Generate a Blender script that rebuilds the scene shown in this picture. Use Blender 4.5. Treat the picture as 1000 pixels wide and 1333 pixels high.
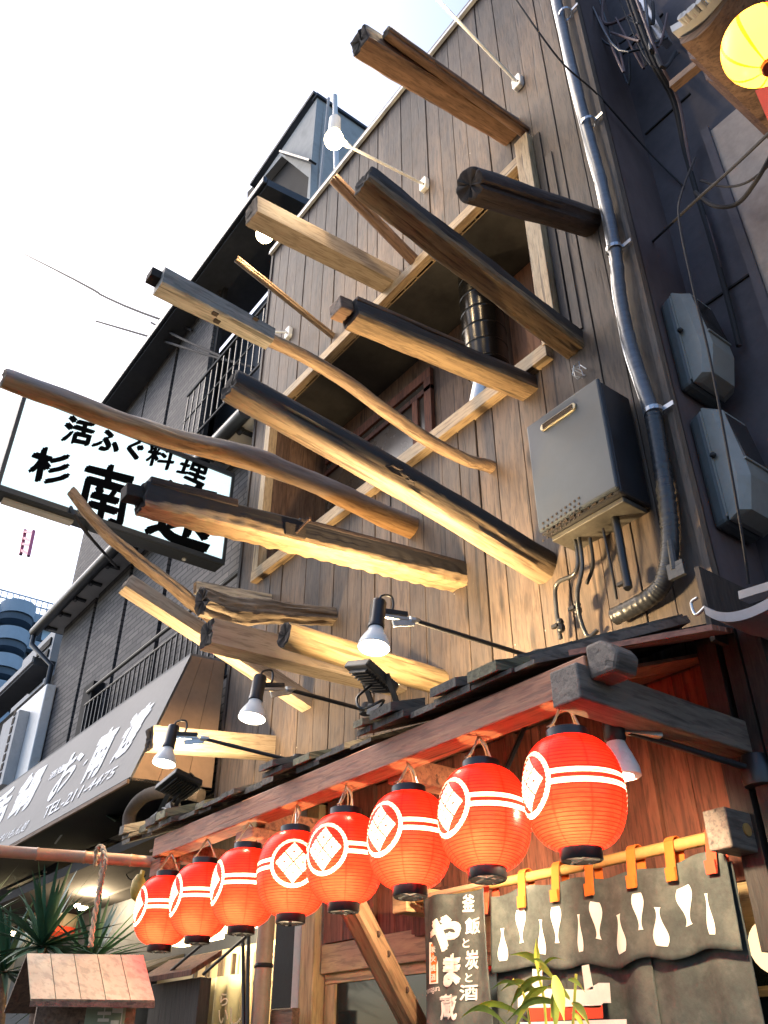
import bpy, bmesh, math, random
from mathutils import Vector, Matrix, noise
R = math.radians
random.seed(7)
sc = bpy.context.scene
col = sc.collection
for o in list(bpy.data.objects):
    bpy.data.objects.remove(o)

# ---------------------------------------------------------------- camera, sky, sun, exposure
PITCH, YAW, FPX = R(33.1), R(37.0), 1111.0
CAM = Vector((0, 0, 1.6))
Fh = Vector((-math.cos(YAW), math.sin(YAW), 0))
RT = Vector((math.sin(YAW), math.cos(YAW), 0))
UZ = Vector((0, 0, 1))
FW = Fh * math.cos(PITCH) + UZ * math.sin(PITCH)
UP = -Fh * math.sin(PITCH) + UZ * math.cos(PITCH)
cd = bpy.data.cameras.new('camera')
cam = bpy.data.objects.new('camera', cd)
col.objects.link(cam)
mw = Matrix((RT, UP, -FW)).transposed().to_4x4()
mw.translation = CAM
cam.matrix_world = mw
cd.sensor_fit = 'VERTICAL'
cd.sensor_height = 36.0
cd.lens = 36.0 * FPX / 1333.0
cd.clip_start = 0.02
cd.clip_end = 2000
sc.camera = cam

wd = bpy.data.worlds.new('World')
sc.world = wd
wd.use_nodes = True
wn = wd.node_tree
wn.nodes.clear()
sky = wn.nodes.new('ShaderNodeTexSky')
sky.sky_type = 'NISHITA'
sky.sun_disc = False
sky.sun_elevation = R(48)
sky.sun_rotation = R(250)
sky.air_density = 1.0
sky.dust_density = 3.0
hs = wn.nodes.new('ShaderNodeHueSaturation')
hs.inputs['Saturation'].default_value = 1.15
bg = wn.nodes.new('ShaderNodeBackground')
bg.inputs['Strength'].default_value = 0.15
wo = wn.nodes.new('ShaderNodeOutputWorld')
wn.links.new(sky.outputs[0], hs.inputs['Color'])
wn.links.new(hs.outputs[0], bg.inputs[0])
wn.links.new(bg.outputs[0], wo.inputs[0])

sd = bpy.data.lights.new('sun', 'SUN')
sd.energy = 0.5
sd.angle = R(40)
sd.color = (1.0, 0.97, 0.92)
sun = bpy.data.objects.new('sun', sd)
sun.rotation_euler = Vector((math.sin(R(250)) * math.cos(R(48)), math.cos(R(250)) * math.cos(R(48)), math.sin(R(48)))).to_track_quat('Z', 'Y').to_euler()
col.objects.link(sun)

sc.view_settings.view_transform = 'Standard'
sc.view_settings.look = 'None'
sc.view_settings.gamma = 1
sc.view_settings.use_curve_mapping = False
sc.view_settings.exposure = 1.28
cy = sc.cycles
cy.use_denoising = True
try:
    cy.denoiser = 'OPENIMAGEDENOISE'
except Exception:
    pass
cy.max_bounces = 6
cy.diffuse_bounces = 3
cy.glossy_bounces = 2
cy.transmission_bounces = 4
cy.transparent_max_bounces = 8
cy.sample_clamp_indirect = 6
cy.use_light_tree = True
cy.caustics_reflective = False
cy.caustics_refractive = False

# ---------------------------------------------------------------- survey: sight line of a photo pixel met with a real plane
def ray(x, y):
    return FW * FPX + RT * (x - 500) + UP * (666.5 - y)
def onY(x, y, Y):
    d = ray(x, y)
    return CAM + d * (Y / d.y)
def onX(x, y, X):
    d = ray(x, y)
    return CAM + d * (X / d.x)
def onZ(x, y, Z):
    d = ray(x, y)
    return CAM + d * ((Z - 1.6) / d.z)

# ---------------------------------------------------------------- mesh helpers
class MB:
    def __init__(s):
        s.v = []; s.f = []
    def add(s, vs, fs):
        n = len(s.v)
        s.v += [Vector(v) for v in vs]
        s.f += [tuple(i + n for i in f) for f in fs]
        return s
    def hexa(s, p):
        return s.add(p, [(0, 3, 2, 1), (4, 5, 6, 7), (0, 1, 5, 4), (1, 2, 6, 5), (2, 3, 7, 6), (3, 0, 4, 7)])
    def box(s, a, b):
        x0, x1 = sorted((a[0], b[0])); y0, y1 = sorted((a[1], b[1])); z0, z1 = sorted((a[2], b[2]))
        return s.hexa([(x0, y0, z0), (x1, y0, z0), (x1, y1, z0), (x0, y1, z0), (x0, y0, z1), (x1, y0, z1), (x1, y1, z1), (x0, y1, z1)])
    def prism(s, pts, ext):
        n = len(pts); e = Vector(ext)
        P0 = [Vector(p) for p in pts]; P1 = [p + e for p in P0]
        return s.add(P0 + P1, [tuple(range(n))[::-1], tuple(range(n, 2 * n))] + [(i, (i + 1) % n, n + (i + 1) % n, n + i) for i in range(n)])
    def bar(s, a, b, w, h, up=(0, 0, 1)):
        a = Vector(a); b = Vector(b); t = (b - a).normalized(); u = Vector(up)
        sx = t.cross(u).normalized(); u = sx.cross(t).normalized()
        c = [(-w / 2, -h / 2), (w / 2, -h / 2), (w / 2, h / 2), (-w / 2, h / 2)]
        return s.hexa([a + sx * p + u * q for p, q in c] + [b + sx * p + u * q for p, q in c])
    def tube(s, pts, r, n=8, caps=True):
        pts = [Vector(p) for p in pts]
        rs = r if isinstance(r, (list, tuple)) else [r] * len(pts)
        rings = []; pu = None
        for i, p in enumerate(pts):
            t = (pts[min(i + 1, len(pts) - 1)] - pts[max(i - 1, 0)]).normalized()
            if pu is None:
                pu = t.orthogonal().normalized()
            pu = (pu - t * pu.dot(t)).normalized()
            v = t.cross(pu)
            rings.append([p + (pu * math.cos(a) + v * math.sin(a)) * rs[i] for a in [2 * math.pi * k / n for k in range(n)]])
        vs = [q for rg in rings for q in rg]
        fs = []
        for i in range(len(pts) - 1):
            for k in range(n):
                k2 = (k + 1) % n
                fs.append((i * n + k, i * n + k2, (i + 1) * n + k2, (i + 1) * n + k))
        if caps:
            fs.append(tuple(range(n))[::-1]); m = (len(pts) - 1) * n
            fs.append(tuple(m + k for k in range(n)))
        return s.add(vs, fs)
    def lathe(s, prof, n=24, M=None, caps=True):
        vs = []; fs = []
        for r, z in prof:
            for k in range(n):
                a = 2 * math.pi * k / n
                v = Vector((r * math.cos(a), r * math.sin(a), z))
                vs.append(M @ v if M else v)
        for i in range(len(prof) - 1):
            for k in range(n):
                k2 = (k + 1) % n
                fs.append((i * n + k, i * n + k2, (i + 1) * n + k2, (i + 1) * n + k))
        if caps:
            fs.append(tuple(range(n))[::-1]); m = (len(prof) - 1) * n
            fs.append(tuple(m + k for k in range(n)))
        return s.add(vs, fs)
    def grid(s, nu, nv, fn):
        vs = [fn(i / nu, j / nv) for j in range(nv + 1) for i in range(nu + 1)]
        fs = [(j * (nu + 1) + i, j * (nu + 1) + i + 1, (j + 1) * (nu + 1) + i + 1, (j + 1) * (nu + 1) + i) for j in range(nv) for i in range(nu)]
        return s.add(vs, fs)

W = {}   # world matrices
def empty(name, loc, label=None, cat=None, group=None):
    o = bpy.data.objects.new(name, None)
    col.objects.link(o)
    o.empty_display_size = .1
    o.matrix_basis = Matrix.Translation(Vector(loc)); W[o.name] = o.matrix_basis.copy()
    if label: tag(o, label, cat, group)
    return o
def tag(o, label=None, cat=None, group=None, kind=None):
    if label: o['label'] = label
    if cat: o['category'] = cat
    if group: o['group'] = group
    if kind: o['kind'] = kind
    return o
def place(o, M, parent):
    W[o.name] = M.copy()
    if parent is not None:
        o.parent = parent
        o.matrix_basis = W[parent.name].inverted() @ M
    else:
        o.matrix_basis = M
def build(mb, name, mat, parent=None, M=None, smooth=False, bevel=0, sol=0, sub=0, kind=None, angle=40):
    if M is None:
        c = Vector((0, 0, 0))
        for v in mb.v: c += v
        c /= max(1, len(mb.v))
        M = Matrix.Translation(c)
    Mi = M.inverted()
    me = bpy.data.meshes.new(name)
    me.from_pydata([Mi @ v for v in mb.v], [], mb.f)
    bm = bmesh.new(); bm.from_mesh(me); bmesh.ops.recalc_face_normals(bm, faces=bm.faces); bm.to_mesh(me); bm.free()
    if mat: me.materials.append(mat)
    if smooth:
        me.shade_smooth()
        try: me.set_sharp_from_angle(angle=R(angle))
        except Exception: pass
    o = bpy.data.objects.new(name, me)
    col.objects.link(o)
    place(o, M, parent)
    if bevel:
        m = o.modifiers.new('bevel', 'BEVEL'); m.width = bevel; m.segments = 2; m.limit_method = 'ANGLE'
    if sol:
        m = o.modifiers.new('solid', 'SOLIDIFY'); m.thickness = sol; m.offset = 0
    if sub:
        m = o.modifiers.new('sub', 'SUBSURF'); m.levels = sub; m.render_levels = sub
    if kind: o['kind'] = kind
    return o
def dup(o, M, parent=None, name=None):
    """copy of a thing with its parts and sub-parts, placed at world matrix M"""
    c = o.copy(); col.objects.link(c)
    old = W[o.name]
    if name: c.name = name
    place(c, M, parent)
    for ch in [x for x in bpy.data.objects if x.parent == o]:
        dup(ch, M @ old.inverted() @ W[ch.name], c)
    return c
def frame(o, xdir, up=(0, 0, 1)):
    x = Vector(xdir).normalized(); y = Vector(up).cross(x).normalized(); z = x.cross(y)
    m = Matrix((x, y, z)).transposed().to_4x4(); m.translation = Vector(o)
    return m
def fr(z, seed=0):
    return noise.noise(Vector((z, seed * 7.31, seed * 1.7)))

# ---------------------------------------------------------------- materials
def newmat(name):
    m = bpy.data.materials.new(name); m.use_nodes = True
    nt = m.node_tree; b = nt.nodes['Principled BSDF']
    return m, nt, b
def N(nt, t, **kw):
    n = nt.nodes.new(t)
    for k, v in kw.items():
        if k in n.inputs: n.inputs[k].default_value = v
        else: setattr(n, k, v)
    return n
def L(nt, a, b): nt.links.new(a, b)
def mth(nt, op, a, b=None, c=None):
    n = nt.nodes.new('ShaderNodeMath'); n.operation = op
    for i, q in enumerate((a, b, c)):
        if q is None: continue
        if isinstance(q, (int, float)): n.inputs[i].default_value = q
        else: nt.links.new(q, n.inputs[i])
    return n.outputs[0]
def mixc(nt, f, a, b, mode='MIX'):
    n = nt.nodes.new('ShaderNodeMix'); n.data_type = 'RGBA'; n.blend_type = mode
    for s, q in ((n.inputs[0], f), (n.inputs[6], a), (n.inputs[7], b)):
        if isinstance(q, (int, float)): s.default_value = q
        elif isinstance(q, tuple): s.default_value = (*q, 1)
        else: nt.links.new(q, s)
    return n.outputs[2]
def ramp(nt, f, stops):
    n = nt.nodes.new('ShaderNodeValToRGB'); e = n.color_ramp.elements
    while len(e) < len(stops): e.new(0.5)
    for i, (p, c) in enumerate(stops):
        e[i].position = p; e[i].color = (*c, 1) if len(c) == 3 else c
    nt.links.new(f, n.inputs[0])
    return n.outputs[0]
def coords(nt, scale=(1, 1, 1), rnd=True, src='Object'):
    tc = N(nt, 'ShaderNodeTexCoord')
    mp = N(nt, 'ShaderNodeMapping'); mp.inputs['Scale'].default_value = scale
    L(nt, tc.outputs[src], mp.inputs[0])
    if rnd:
        oi = N(nt, 'ShaderNodeObjectInfo')
        cb = N(nt, 'ShaderNodeCombineXYZ')
        q = mth(nt, 'MULTIPLY', oi.outputs['Random'], 37.0)
        for i in range(3): L(nt, q, cb.inputs[i])
        L(nt, cb.outputs[0], mp.inputs[1])
    return tc, mp
def noisef(nt, vec, scale, detail=4, rough=.6, dist=0):
    n = N(nt, 'ShaderNodeTexNoise'); n.inputs['Scale'].default_value = scale; n.inputs['Detail'].default_value = detail
    n.inputs['Roughness'].default_value = rough; n.inputs['Distortion'].default_value = dist
    L(nt, vec, n.inputs['Vector'])
    return n.outputs['Fac']

def wood(name, c1, c2, axis='X', s=1.0, bump=.35, rough=.75, rand=.25, char=None, weather=None, specks=0, knots=.5):
    """c1 light, c2 dark grain; char=(color, level, soft): scorched skin on the upper side; weather=(color, amount): patchy grey"""
    m, nt, b = newmat(name)
    st = {'X': (1, 9, 9), 'Y': (9, 1, 9), 'Z': (9, 9, 1)}[axis]
    tc, mp = coords(nt, tuple(q * s for q in st))
    g = noisef(nt, mp.outputs[0], 2.2, 6, .65, .9)
    fine = noisef(nt, mp.outputs[0], 9, 3, .6, .2)
    mid = tuple((a + c) / 2 for a, c in zip(c1, c2))
    base = ramp(nt, g, [(.3, c2), (.48, mid), (.66, c1)])
    base = mixc(nt, mth(nt, 'MULTIPLY', ramp(nt, fine, [(.38, (1, 1, 1)), (.5, (0, 0, 0))]), .5), base, tuple(q * .45 for q in c2))
    mpc = N(nt, 'ShaderNodeMapping'); mpc.inputs['Scale'].default_value = tuple((1.3 if q == 1 else 26) * s for q in st)
    L(nt, mp.inputs[1].links[0].from_socket, mpc.inputs[1]); L(nt, tc.outputs['Object'], mpc.inputs[0])
    ck = noisef(nt, mpc.outputs[0], 1.0, 2, .5, .4)
    ck = ramp(nt, ck, [(.30, (1, 1, 1)), (.36, (0, 0, 0))])
    base = mixc(nt, mth(nt, 'MULTIPLY', ck, .75), base, tuple(q * .25 for q in c2))
    # knots
    if knots:
        mp2 = N(nt, 'ShaderNodeMapping')
        ks = {'X': (1.1, 5, 5), 'Y': (5, 1.1, 5), 'Z': (5, 5, 1.1)}[axis]
        mp2.inputs['Scale'].default_value = tuple(q * s for q in ks)
        L(nt, mp.inputs[1].links[0].from_socket, mp2.inputs[1]); L(nt, tc.outputs['Object'], mp2.inputs[0])
        vo = N(nt, 'ShaderNodeTexVoronoi'); vo.inputs['Scale'].default_value = 1.6
        L(nt, mp2.outputs[0], vo.inputs['Vector'])
        k = ramp(nt, vo.outputs['Distance'], [(.05, (1, 1, 1)), (.16, (0, 0, 0))])
        base = mixc(nt, mth(nt, 'MULTIPLY', k, knots), base, tuple(q * .35 for q in c2))
    # per object variation
    oi = N(nt, 'ShaderNodeObjectInfo')
    v = mth(nt, 'MULTIPLY_ADD', oi.outputs['Random'], rand * 2, 1 - rand)
    cbv = N(nt, 'ShaderNodeCombineColor')
    for i in range(3): L(nt, v, cbv.inputs[i])
    base = mixc(nt, 1.0, base, cbv.outputs[0], 'MULTIPLY')
    big = noisef(nt, tc.outputs['Object'], 3.0, 5, .6)
    if weather:
        wf = ramp(nt, big, [(.35, (0, 0, 0)), (.62, (1, 1, 1))])
        base = mixc(nt, mth(nt, 'MULTIPLY', wf, weather[1]), base, weather[0])
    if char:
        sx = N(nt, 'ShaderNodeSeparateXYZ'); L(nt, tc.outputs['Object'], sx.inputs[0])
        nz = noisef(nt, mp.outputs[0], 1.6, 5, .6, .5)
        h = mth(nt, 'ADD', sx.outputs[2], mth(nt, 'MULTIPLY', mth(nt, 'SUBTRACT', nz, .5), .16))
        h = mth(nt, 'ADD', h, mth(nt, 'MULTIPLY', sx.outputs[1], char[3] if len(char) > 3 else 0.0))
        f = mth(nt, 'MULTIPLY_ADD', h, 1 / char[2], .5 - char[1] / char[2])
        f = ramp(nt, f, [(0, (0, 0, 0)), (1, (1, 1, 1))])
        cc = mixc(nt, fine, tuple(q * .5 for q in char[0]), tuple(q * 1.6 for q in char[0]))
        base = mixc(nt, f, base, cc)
    if specks:
        vs = N(nt, 'ShaderNodeTexVoronoi'); vs.inputs['Scale'].default_value = specks; L(nt, tc.outputs['Object'], vs.inputs['Vector'])
        vn = noisef(nt, tc.outputs['Object'], 1.3, 2)
        sp = mth(nt, 'MULTIPLY', mth(nt, 'LESS_THAN', vs.outputs['Distance'], .045), mth(nt, 'GREATER_THAN', vn, .55))
        base = mixc(nt, mth(nt, 'MULTIPLY', sp, .7), base, (.55, .5, .42))
    L(nt, base, b.inputs['Base Color'])
    b.inputs['Roughness'].default_value = rough
    bp = N(nt, 'ShaderNodeBump'); bp.inputs['Strength'].default_value = bump; bp.inputs['Distance'].default_value = .01
    hh = mth(nt, 'SUBTRACT', mth(nt, 'ADD', g, mth(nt, 'MULTIPLY', fine, .5)), mth(nt, 'MULTIPLY', ck, .6))
    L(nt, hh, bp.inputs['Height']); L(nt, bp.outputs[0], b.inputs['Normal'])
    return m

def plain(name, c, rough=.5, metal=0, var=.25, scale=6, bump=.1, stretch=(1, 1, 1), spec=.5, dirt=None):
    m, nt, b = newmat(name)
    tc, mp = coords(nt, stretch)
    n1 = noisef(nt, mp.outputs[0], scale, 6, .6)
    n2 = noisef(nt, mp.outputs[0], scale * 7, 3, .6)
    f = mth(nt, 'ADD', mth(nt, 'MULTIPLY', n1, .7), mth(nt, 'MULTIPLY', n2, .3))
    base = ramp(nt, f, [(.3, tuple(q * (1 - var) for q in c)), (.7, tuple(min(1, q * (1 + var)) for q in c))])
    if dirt:
        base = mixc(nt, mth(nt, 'MULTIPLY', ramp(nt, n1, [(.5, (0, 0, 0)), (.68, (1, 1, 1))]), dirt[1]), base, dirt[0])
    L(nt, base, b.inputs['Base Color'])
    L(nt, mth(nt, 'MULTIPLY_ADD', n1, .25, rough - .12), b.inputs['Roughness'])
    b.inputs['Metallic'].default_value = metal
    b.inputs['Specular IOR Level'].default_value = spec
    if bump:
        bp = N(nt, 'ShaderNodeBump'); bp.inputs['Strength'].default_value = bump; bp.inputs['Distance'].default_value = .005
        L(nt, f, bp.inputs['Height']); L(nt, bp.outputs[0], b.inputs['Normal'])
    return m
def emit(name, c, s):
    m, nt, b = newmat(name)
    b.inputs['Base Color'].default_value = (*[min(1, q) for q in c], 1)
    b.inputs['Emission Color'].default_value = (*c, 1); b.inputs['Emission Strength'].default_value = s
    return m

M_plank = wood('plank_wood', (.165, .112, .075), (.060, .040, .028), 'Z', .8, .35, .7, .28, specks=9, knots=.95, weather=((.11, .10, .095), .4))
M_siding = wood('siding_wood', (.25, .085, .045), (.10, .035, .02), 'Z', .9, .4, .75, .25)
M_palew = wood('pale_lumber', (.50, .37, .22), (.32, .21, .11), 'X', .9, .2, .65, .15, knots=.4)
M_palewz = wood('pale_post_lumber', (.50, .37, .22), (.32, .21, .11), 'Z', .9, .2, .65, .15, knots=.4)
M_clean = wood('clean_square_lumber', (.52, .42, .31), (.38, .29, .20), 'X', .8, .15, .6, .05, knots=.25)
M_brown = wood('brown_beam', (.24, .14, .085), (.10, .055, .033), 'X', 1, .4, .7, .1)
M_grey = wood('grey_beam', (.38, .35, .31), (.19, .17, .145), 'X', 1, .4, .75, .1)
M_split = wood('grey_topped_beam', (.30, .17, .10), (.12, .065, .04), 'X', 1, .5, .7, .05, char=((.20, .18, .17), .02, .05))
M_dark = wood('dark_log', (.055, .035, .028), (.018, .012, .010), 'X', 1.2, .6, .7, .1)
M_darkz = wood('dark_post', (.05, .035, .028), (.02, .014, .011), 'Z', 1.2, .4, .7, .1)
M_drift = wood('driftwood', (.42, .29, .17), (.17, .10, .06), 'X', .9, .6, .6, .1)
M_bark = wood('stripped_branch', (.50, .29, .12), (.26, .13, .05), 'X', .7, .4, .5, .1, char=((.24, .20, .18), .012, .05))
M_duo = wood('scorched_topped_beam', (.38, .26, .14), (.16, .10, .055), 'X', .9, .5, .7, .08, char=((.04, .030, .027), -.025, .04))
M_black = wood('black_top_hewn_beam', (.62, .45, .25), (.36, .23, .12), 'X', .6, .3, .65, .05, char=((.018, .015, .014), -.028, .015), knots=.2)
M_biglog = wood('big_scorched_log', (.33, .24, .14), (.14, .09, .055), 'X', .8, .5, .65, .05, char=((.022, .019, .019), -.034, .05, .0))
M_log = wood('pale_round_log', (.60, .45, .25), (.40, .27, .13), 'X', .6, .35, .55, .05, knots=.3)
M_rot = plain('rotten_end_grain', (.035, .025, .02), .9, 0, .5, 30, .8)
M_endg = plain('end_grain', (.17, .12, .08), .85, 0, .35, 25, .4, (1, 12, 1))
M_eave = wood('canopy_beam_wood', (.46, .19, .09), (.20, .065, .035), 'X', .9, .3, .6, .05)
M_eavey = wood('side_beam_wood', (.20, .155, .12), (.09, .065, .05), 'Y', .9, .35, .65, .05)
M_shing = wood('roof_shingle_wood', (.14, .12, .095), (.05, .042, .034), 'Y', 1, .5, .8, .35)
M_soff = wood('canopy_soffit_wood', (.30, .13, .07), (.14, .055, .03), 'Y', .9, .3, .7, .2)
M_door = wood('door_wood', (.60, .42, .20), (.42, .27, .12), 'X', .9, .2, .55, .1)
M_doorz = wood('door_stile_wood', (.60, .42, .20), (.42, .27, .12), 'Z', .9, .2, .55, .1)
M_brace = wood('brace_wood', (.36, .21, .11), (.18, .09, .045), 'X', .8, .3, .5, .1)
M_blackm = plain('black_metal', (.018, .018, .02), .45, .2, .3, 12, .05)
M_blackp = plain('black_plastic', (.012, .012, .013), .35, 0, .2, 12, .02)
M_white = plain('white_painted_metal', (.72, .72, .70), .4, 0, .08, 14, .05, dirt=((.35, .3, .24), .3))
M_whitep = plain('lamp_white_glass', (.75, .74, .70), .3, 0, .04, 5, 0)
M_steel = plain('galvanised_steel', (.45, .46, .47), .35, .9, .2, 20, .1)
M_heater = plain('heater_paint', (.036, .046, .06), .5, .05, .18, 3, .04, dirt=((.05, .052, .055), .5))
M_heaters = plain('heater_side_paint', (.03, .03, .035), .38, .4, .2, 4, .05)
M_meter = plain('meter_plastic', (.25, .255, .24), .42, 0, .18, 4, .04, dirt=((.17, .16, .13), .45))
M_meterb = plain('meter_base_plastic', (.09, .105, .11), .5, 0, .2, 4, .05)
M_mwin = plain('meter_window', (.028, .024, .022), .15, 0, .3, 6, 0)
M_navy = plain('dark_render_wall', (.085, .074, .085), .8, 0, .3, 2.5, .3)
M_purple = plain('stained_side_wall', (.105, .075, .075), .8, 0, .3, 2.5, .3, (1, 1, .4))
M_cream = plain('cream_plaster', (.42, .33, .27), .85, 0, .3, 3, .2, dirt=((.22, .16, .13), .7))
M_rust = plain('rusty_iron', (.08, .045, .03), .8, .3, .4, 20, .3)
M_eaved = plain('dark_eave_paint', (.05, .056, .066), .7, 0, .35, 2, .2)
M_gutter = plain('black_gutter', (.02, .023, .027), .4, 0, .2, 8, .05)
M_soffw = plain('pale_soffit_board', (.42, .42, .42), .7, 0, .15, 5, .1)
M_towerw = plain('pale_grey_wall', (.42, .42, .40), .8, 0, .18, 2, .1, dirt=((.13, .12, .11), .5))
M_glassd = plain('dark_glass', (.012, .016, .016), .08, 0, .3, 3, 0)
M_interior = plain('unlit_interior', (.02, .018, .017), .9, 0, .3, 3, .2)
M_awn = plain('grey_awning_canvas', (.21, .20, .19), .7, 0, .12, 3, .1)
M_awns = plain('orange_lit_side_canvas', (.40, .25, .15), .75, 0, .2, 3, .1)  # same awning canvas, with the orange lamplight on its end put into the colour
M_lead = plain('letter_paint', (.75, .76, .78), .6, 0, .06, 9, 0)
M_ink = plain('black_ink', (.002, .0025, .003), .95, 0, .1, 9, 0, spec=.05)
M_rope = plain('hemp_rope', (.42, .31, .20), .9, 0, .25, 60, .6)
M_twine = plain('twine', (.30, .20, .12), .9, 0, .25, 60, .3)
M_noren = plain('charcoal_cloth', (.060, .064, .056), .92, 0, .5, 7, .9, dirt=((.13, .13, .105), .6))
M_norenf = plain('cloth_print', (.78, .70, .60), .85, 0, .1, 12, .1)
M_redcl = plain('red_cloth', (.65, .06, .02), .85, 0, .15, 12, .1)
M_tab = plain('orange_cloth_tab', (.62, .13, .012), .85, 0, .12, 12, .1)
M_leaf = plain('yucca_leaf', (.035, .10, .05), .45, 0, .35, 9, .1)
M_bamleaf = plain('bamboo_leaf', (.42, .46, .06), .5, 0, .35, 9, .1)
M_bamboo = plain('bamboo_cane', (.42, .24, .14), .4, 0, .2, 6, .1, (1, 1, 1))
M_bampole = plain('weathered_bamboo', (.30, .23, .17), .5, 0, .25, 6, .1)
M_ceram = plain('porcelain', (.7, .7, .66), .25, 0, .05, 8, 0)
M_duct = plain('lacquered_duct', (.02, .018, .015), .22, .6, .3, 6, .05)
M_blueb = plain('pale_block_render', (.42, .50, .56), .7, 0, .1, 1, .1)
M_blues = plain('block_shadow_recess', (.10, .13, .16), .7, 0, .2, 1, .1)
M_cable = plain('cable_sheath', (.02, .018, .02), .85, 0, .2, 20, .1)
M_cablep = plain('faded_cable', (.13, .08, .08), .6, 0, .3, 20, .1)
M_tape = plain('silver_pipe_lagging', (.12, .13, .15), .36, .3, .3, 9, .4, (1, 1, 5))
M_tapeb = plain('black_pipe_lagging', (.03, .032, .036), .3, 0, .3, 9, .6, (1, 1, 5))
M_ground = plain('asphalt', (.05, .05, .05), .9, 0, .3, 5, .4)
M_pink = plain('crane_paint', (.75, .16, .24), .5, 0, .05, 5, 0)
M_tin = plain('green_tin_sheet', (.06, .11, .085), .45, .3, .3, 3, .1)
M_wine = plain('red_siding_board', (.26, .10, .06), .7, 0, .2, 3, .2)
M_signb = plain('sign_casing', (.02, .024, .028), .5, 0, .3, 5, .1)
E_bulb = emit('bulb_glow', (1, .80, .46), 18)
E_spot = emit('reflector_glow', (1, .92, .74), 10)
E_strip = emit('tube_glow', (1, .78, .42), 5)
E_sign = emit('sign_face_glow', (.74, .93, 1.0), .36)

# tile wall of thin horizontal bricks
def brickmat():
    m, nt, b = newmat('thin_brick_tile')
    tc = N(nt, 'ShaderNodeTexCoord')
    sx = N(nt, 'ShaderNodeSeparateXYZ'); L(nt, tc.outputs['Object'], sx.inputs[0])
    cb = N(nt, 'ShaderNodeCombineXYZ'); L(nt, sx.outputs[0], cb.inputs[0]); L(nt, sx.outputs[2], cb.inputs[1])
    br = N(nt, 'ShaderNodeTexBrick')
    L(nt, cb.outputs[0], br.inputs['Vector'])
    br.inputs['Scale'].default_value = 1.0
    br.inputs['Brick Width'].default_value = .30; br.inputs['Row Height'].default_value = .075
    br.inputs['Mortar Size'].default_value = .009; br.inputs['Mortar Smooth'].default_value = .2
    br.inputs['Color1'].default_value = (.17, .15, .14, 1); br.inputs['Color2'].default_value = (.075, .068, .068, 1)
    br.inputs['Mortar'].default_value = (.022, .021, .022, 1)
    n = noisef(nt, tc.outputs['Object'], 1.1, 5)
    c = mixc(nt, mth(nt, 'MULTIPLY', n, .5), br.outputs['Color'], (.05, .045, .045))
    L(nt, c, b.inputs['Base Color']); b.inputs['Roughness'].default_value = .75
    bp = N(nt, 'ShaderNodeBump'); bp.inputs['Strength'].default_value = .8; bp.inputs['Distance'].default_value = .012; bp.invert = True
    L(nt, br.outputs['Fac'], bp.inputs['Height']); L(nt, bp.outputs[0], b.inputs['Normal'])
    return m
M_brick = brickmat()

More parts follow.
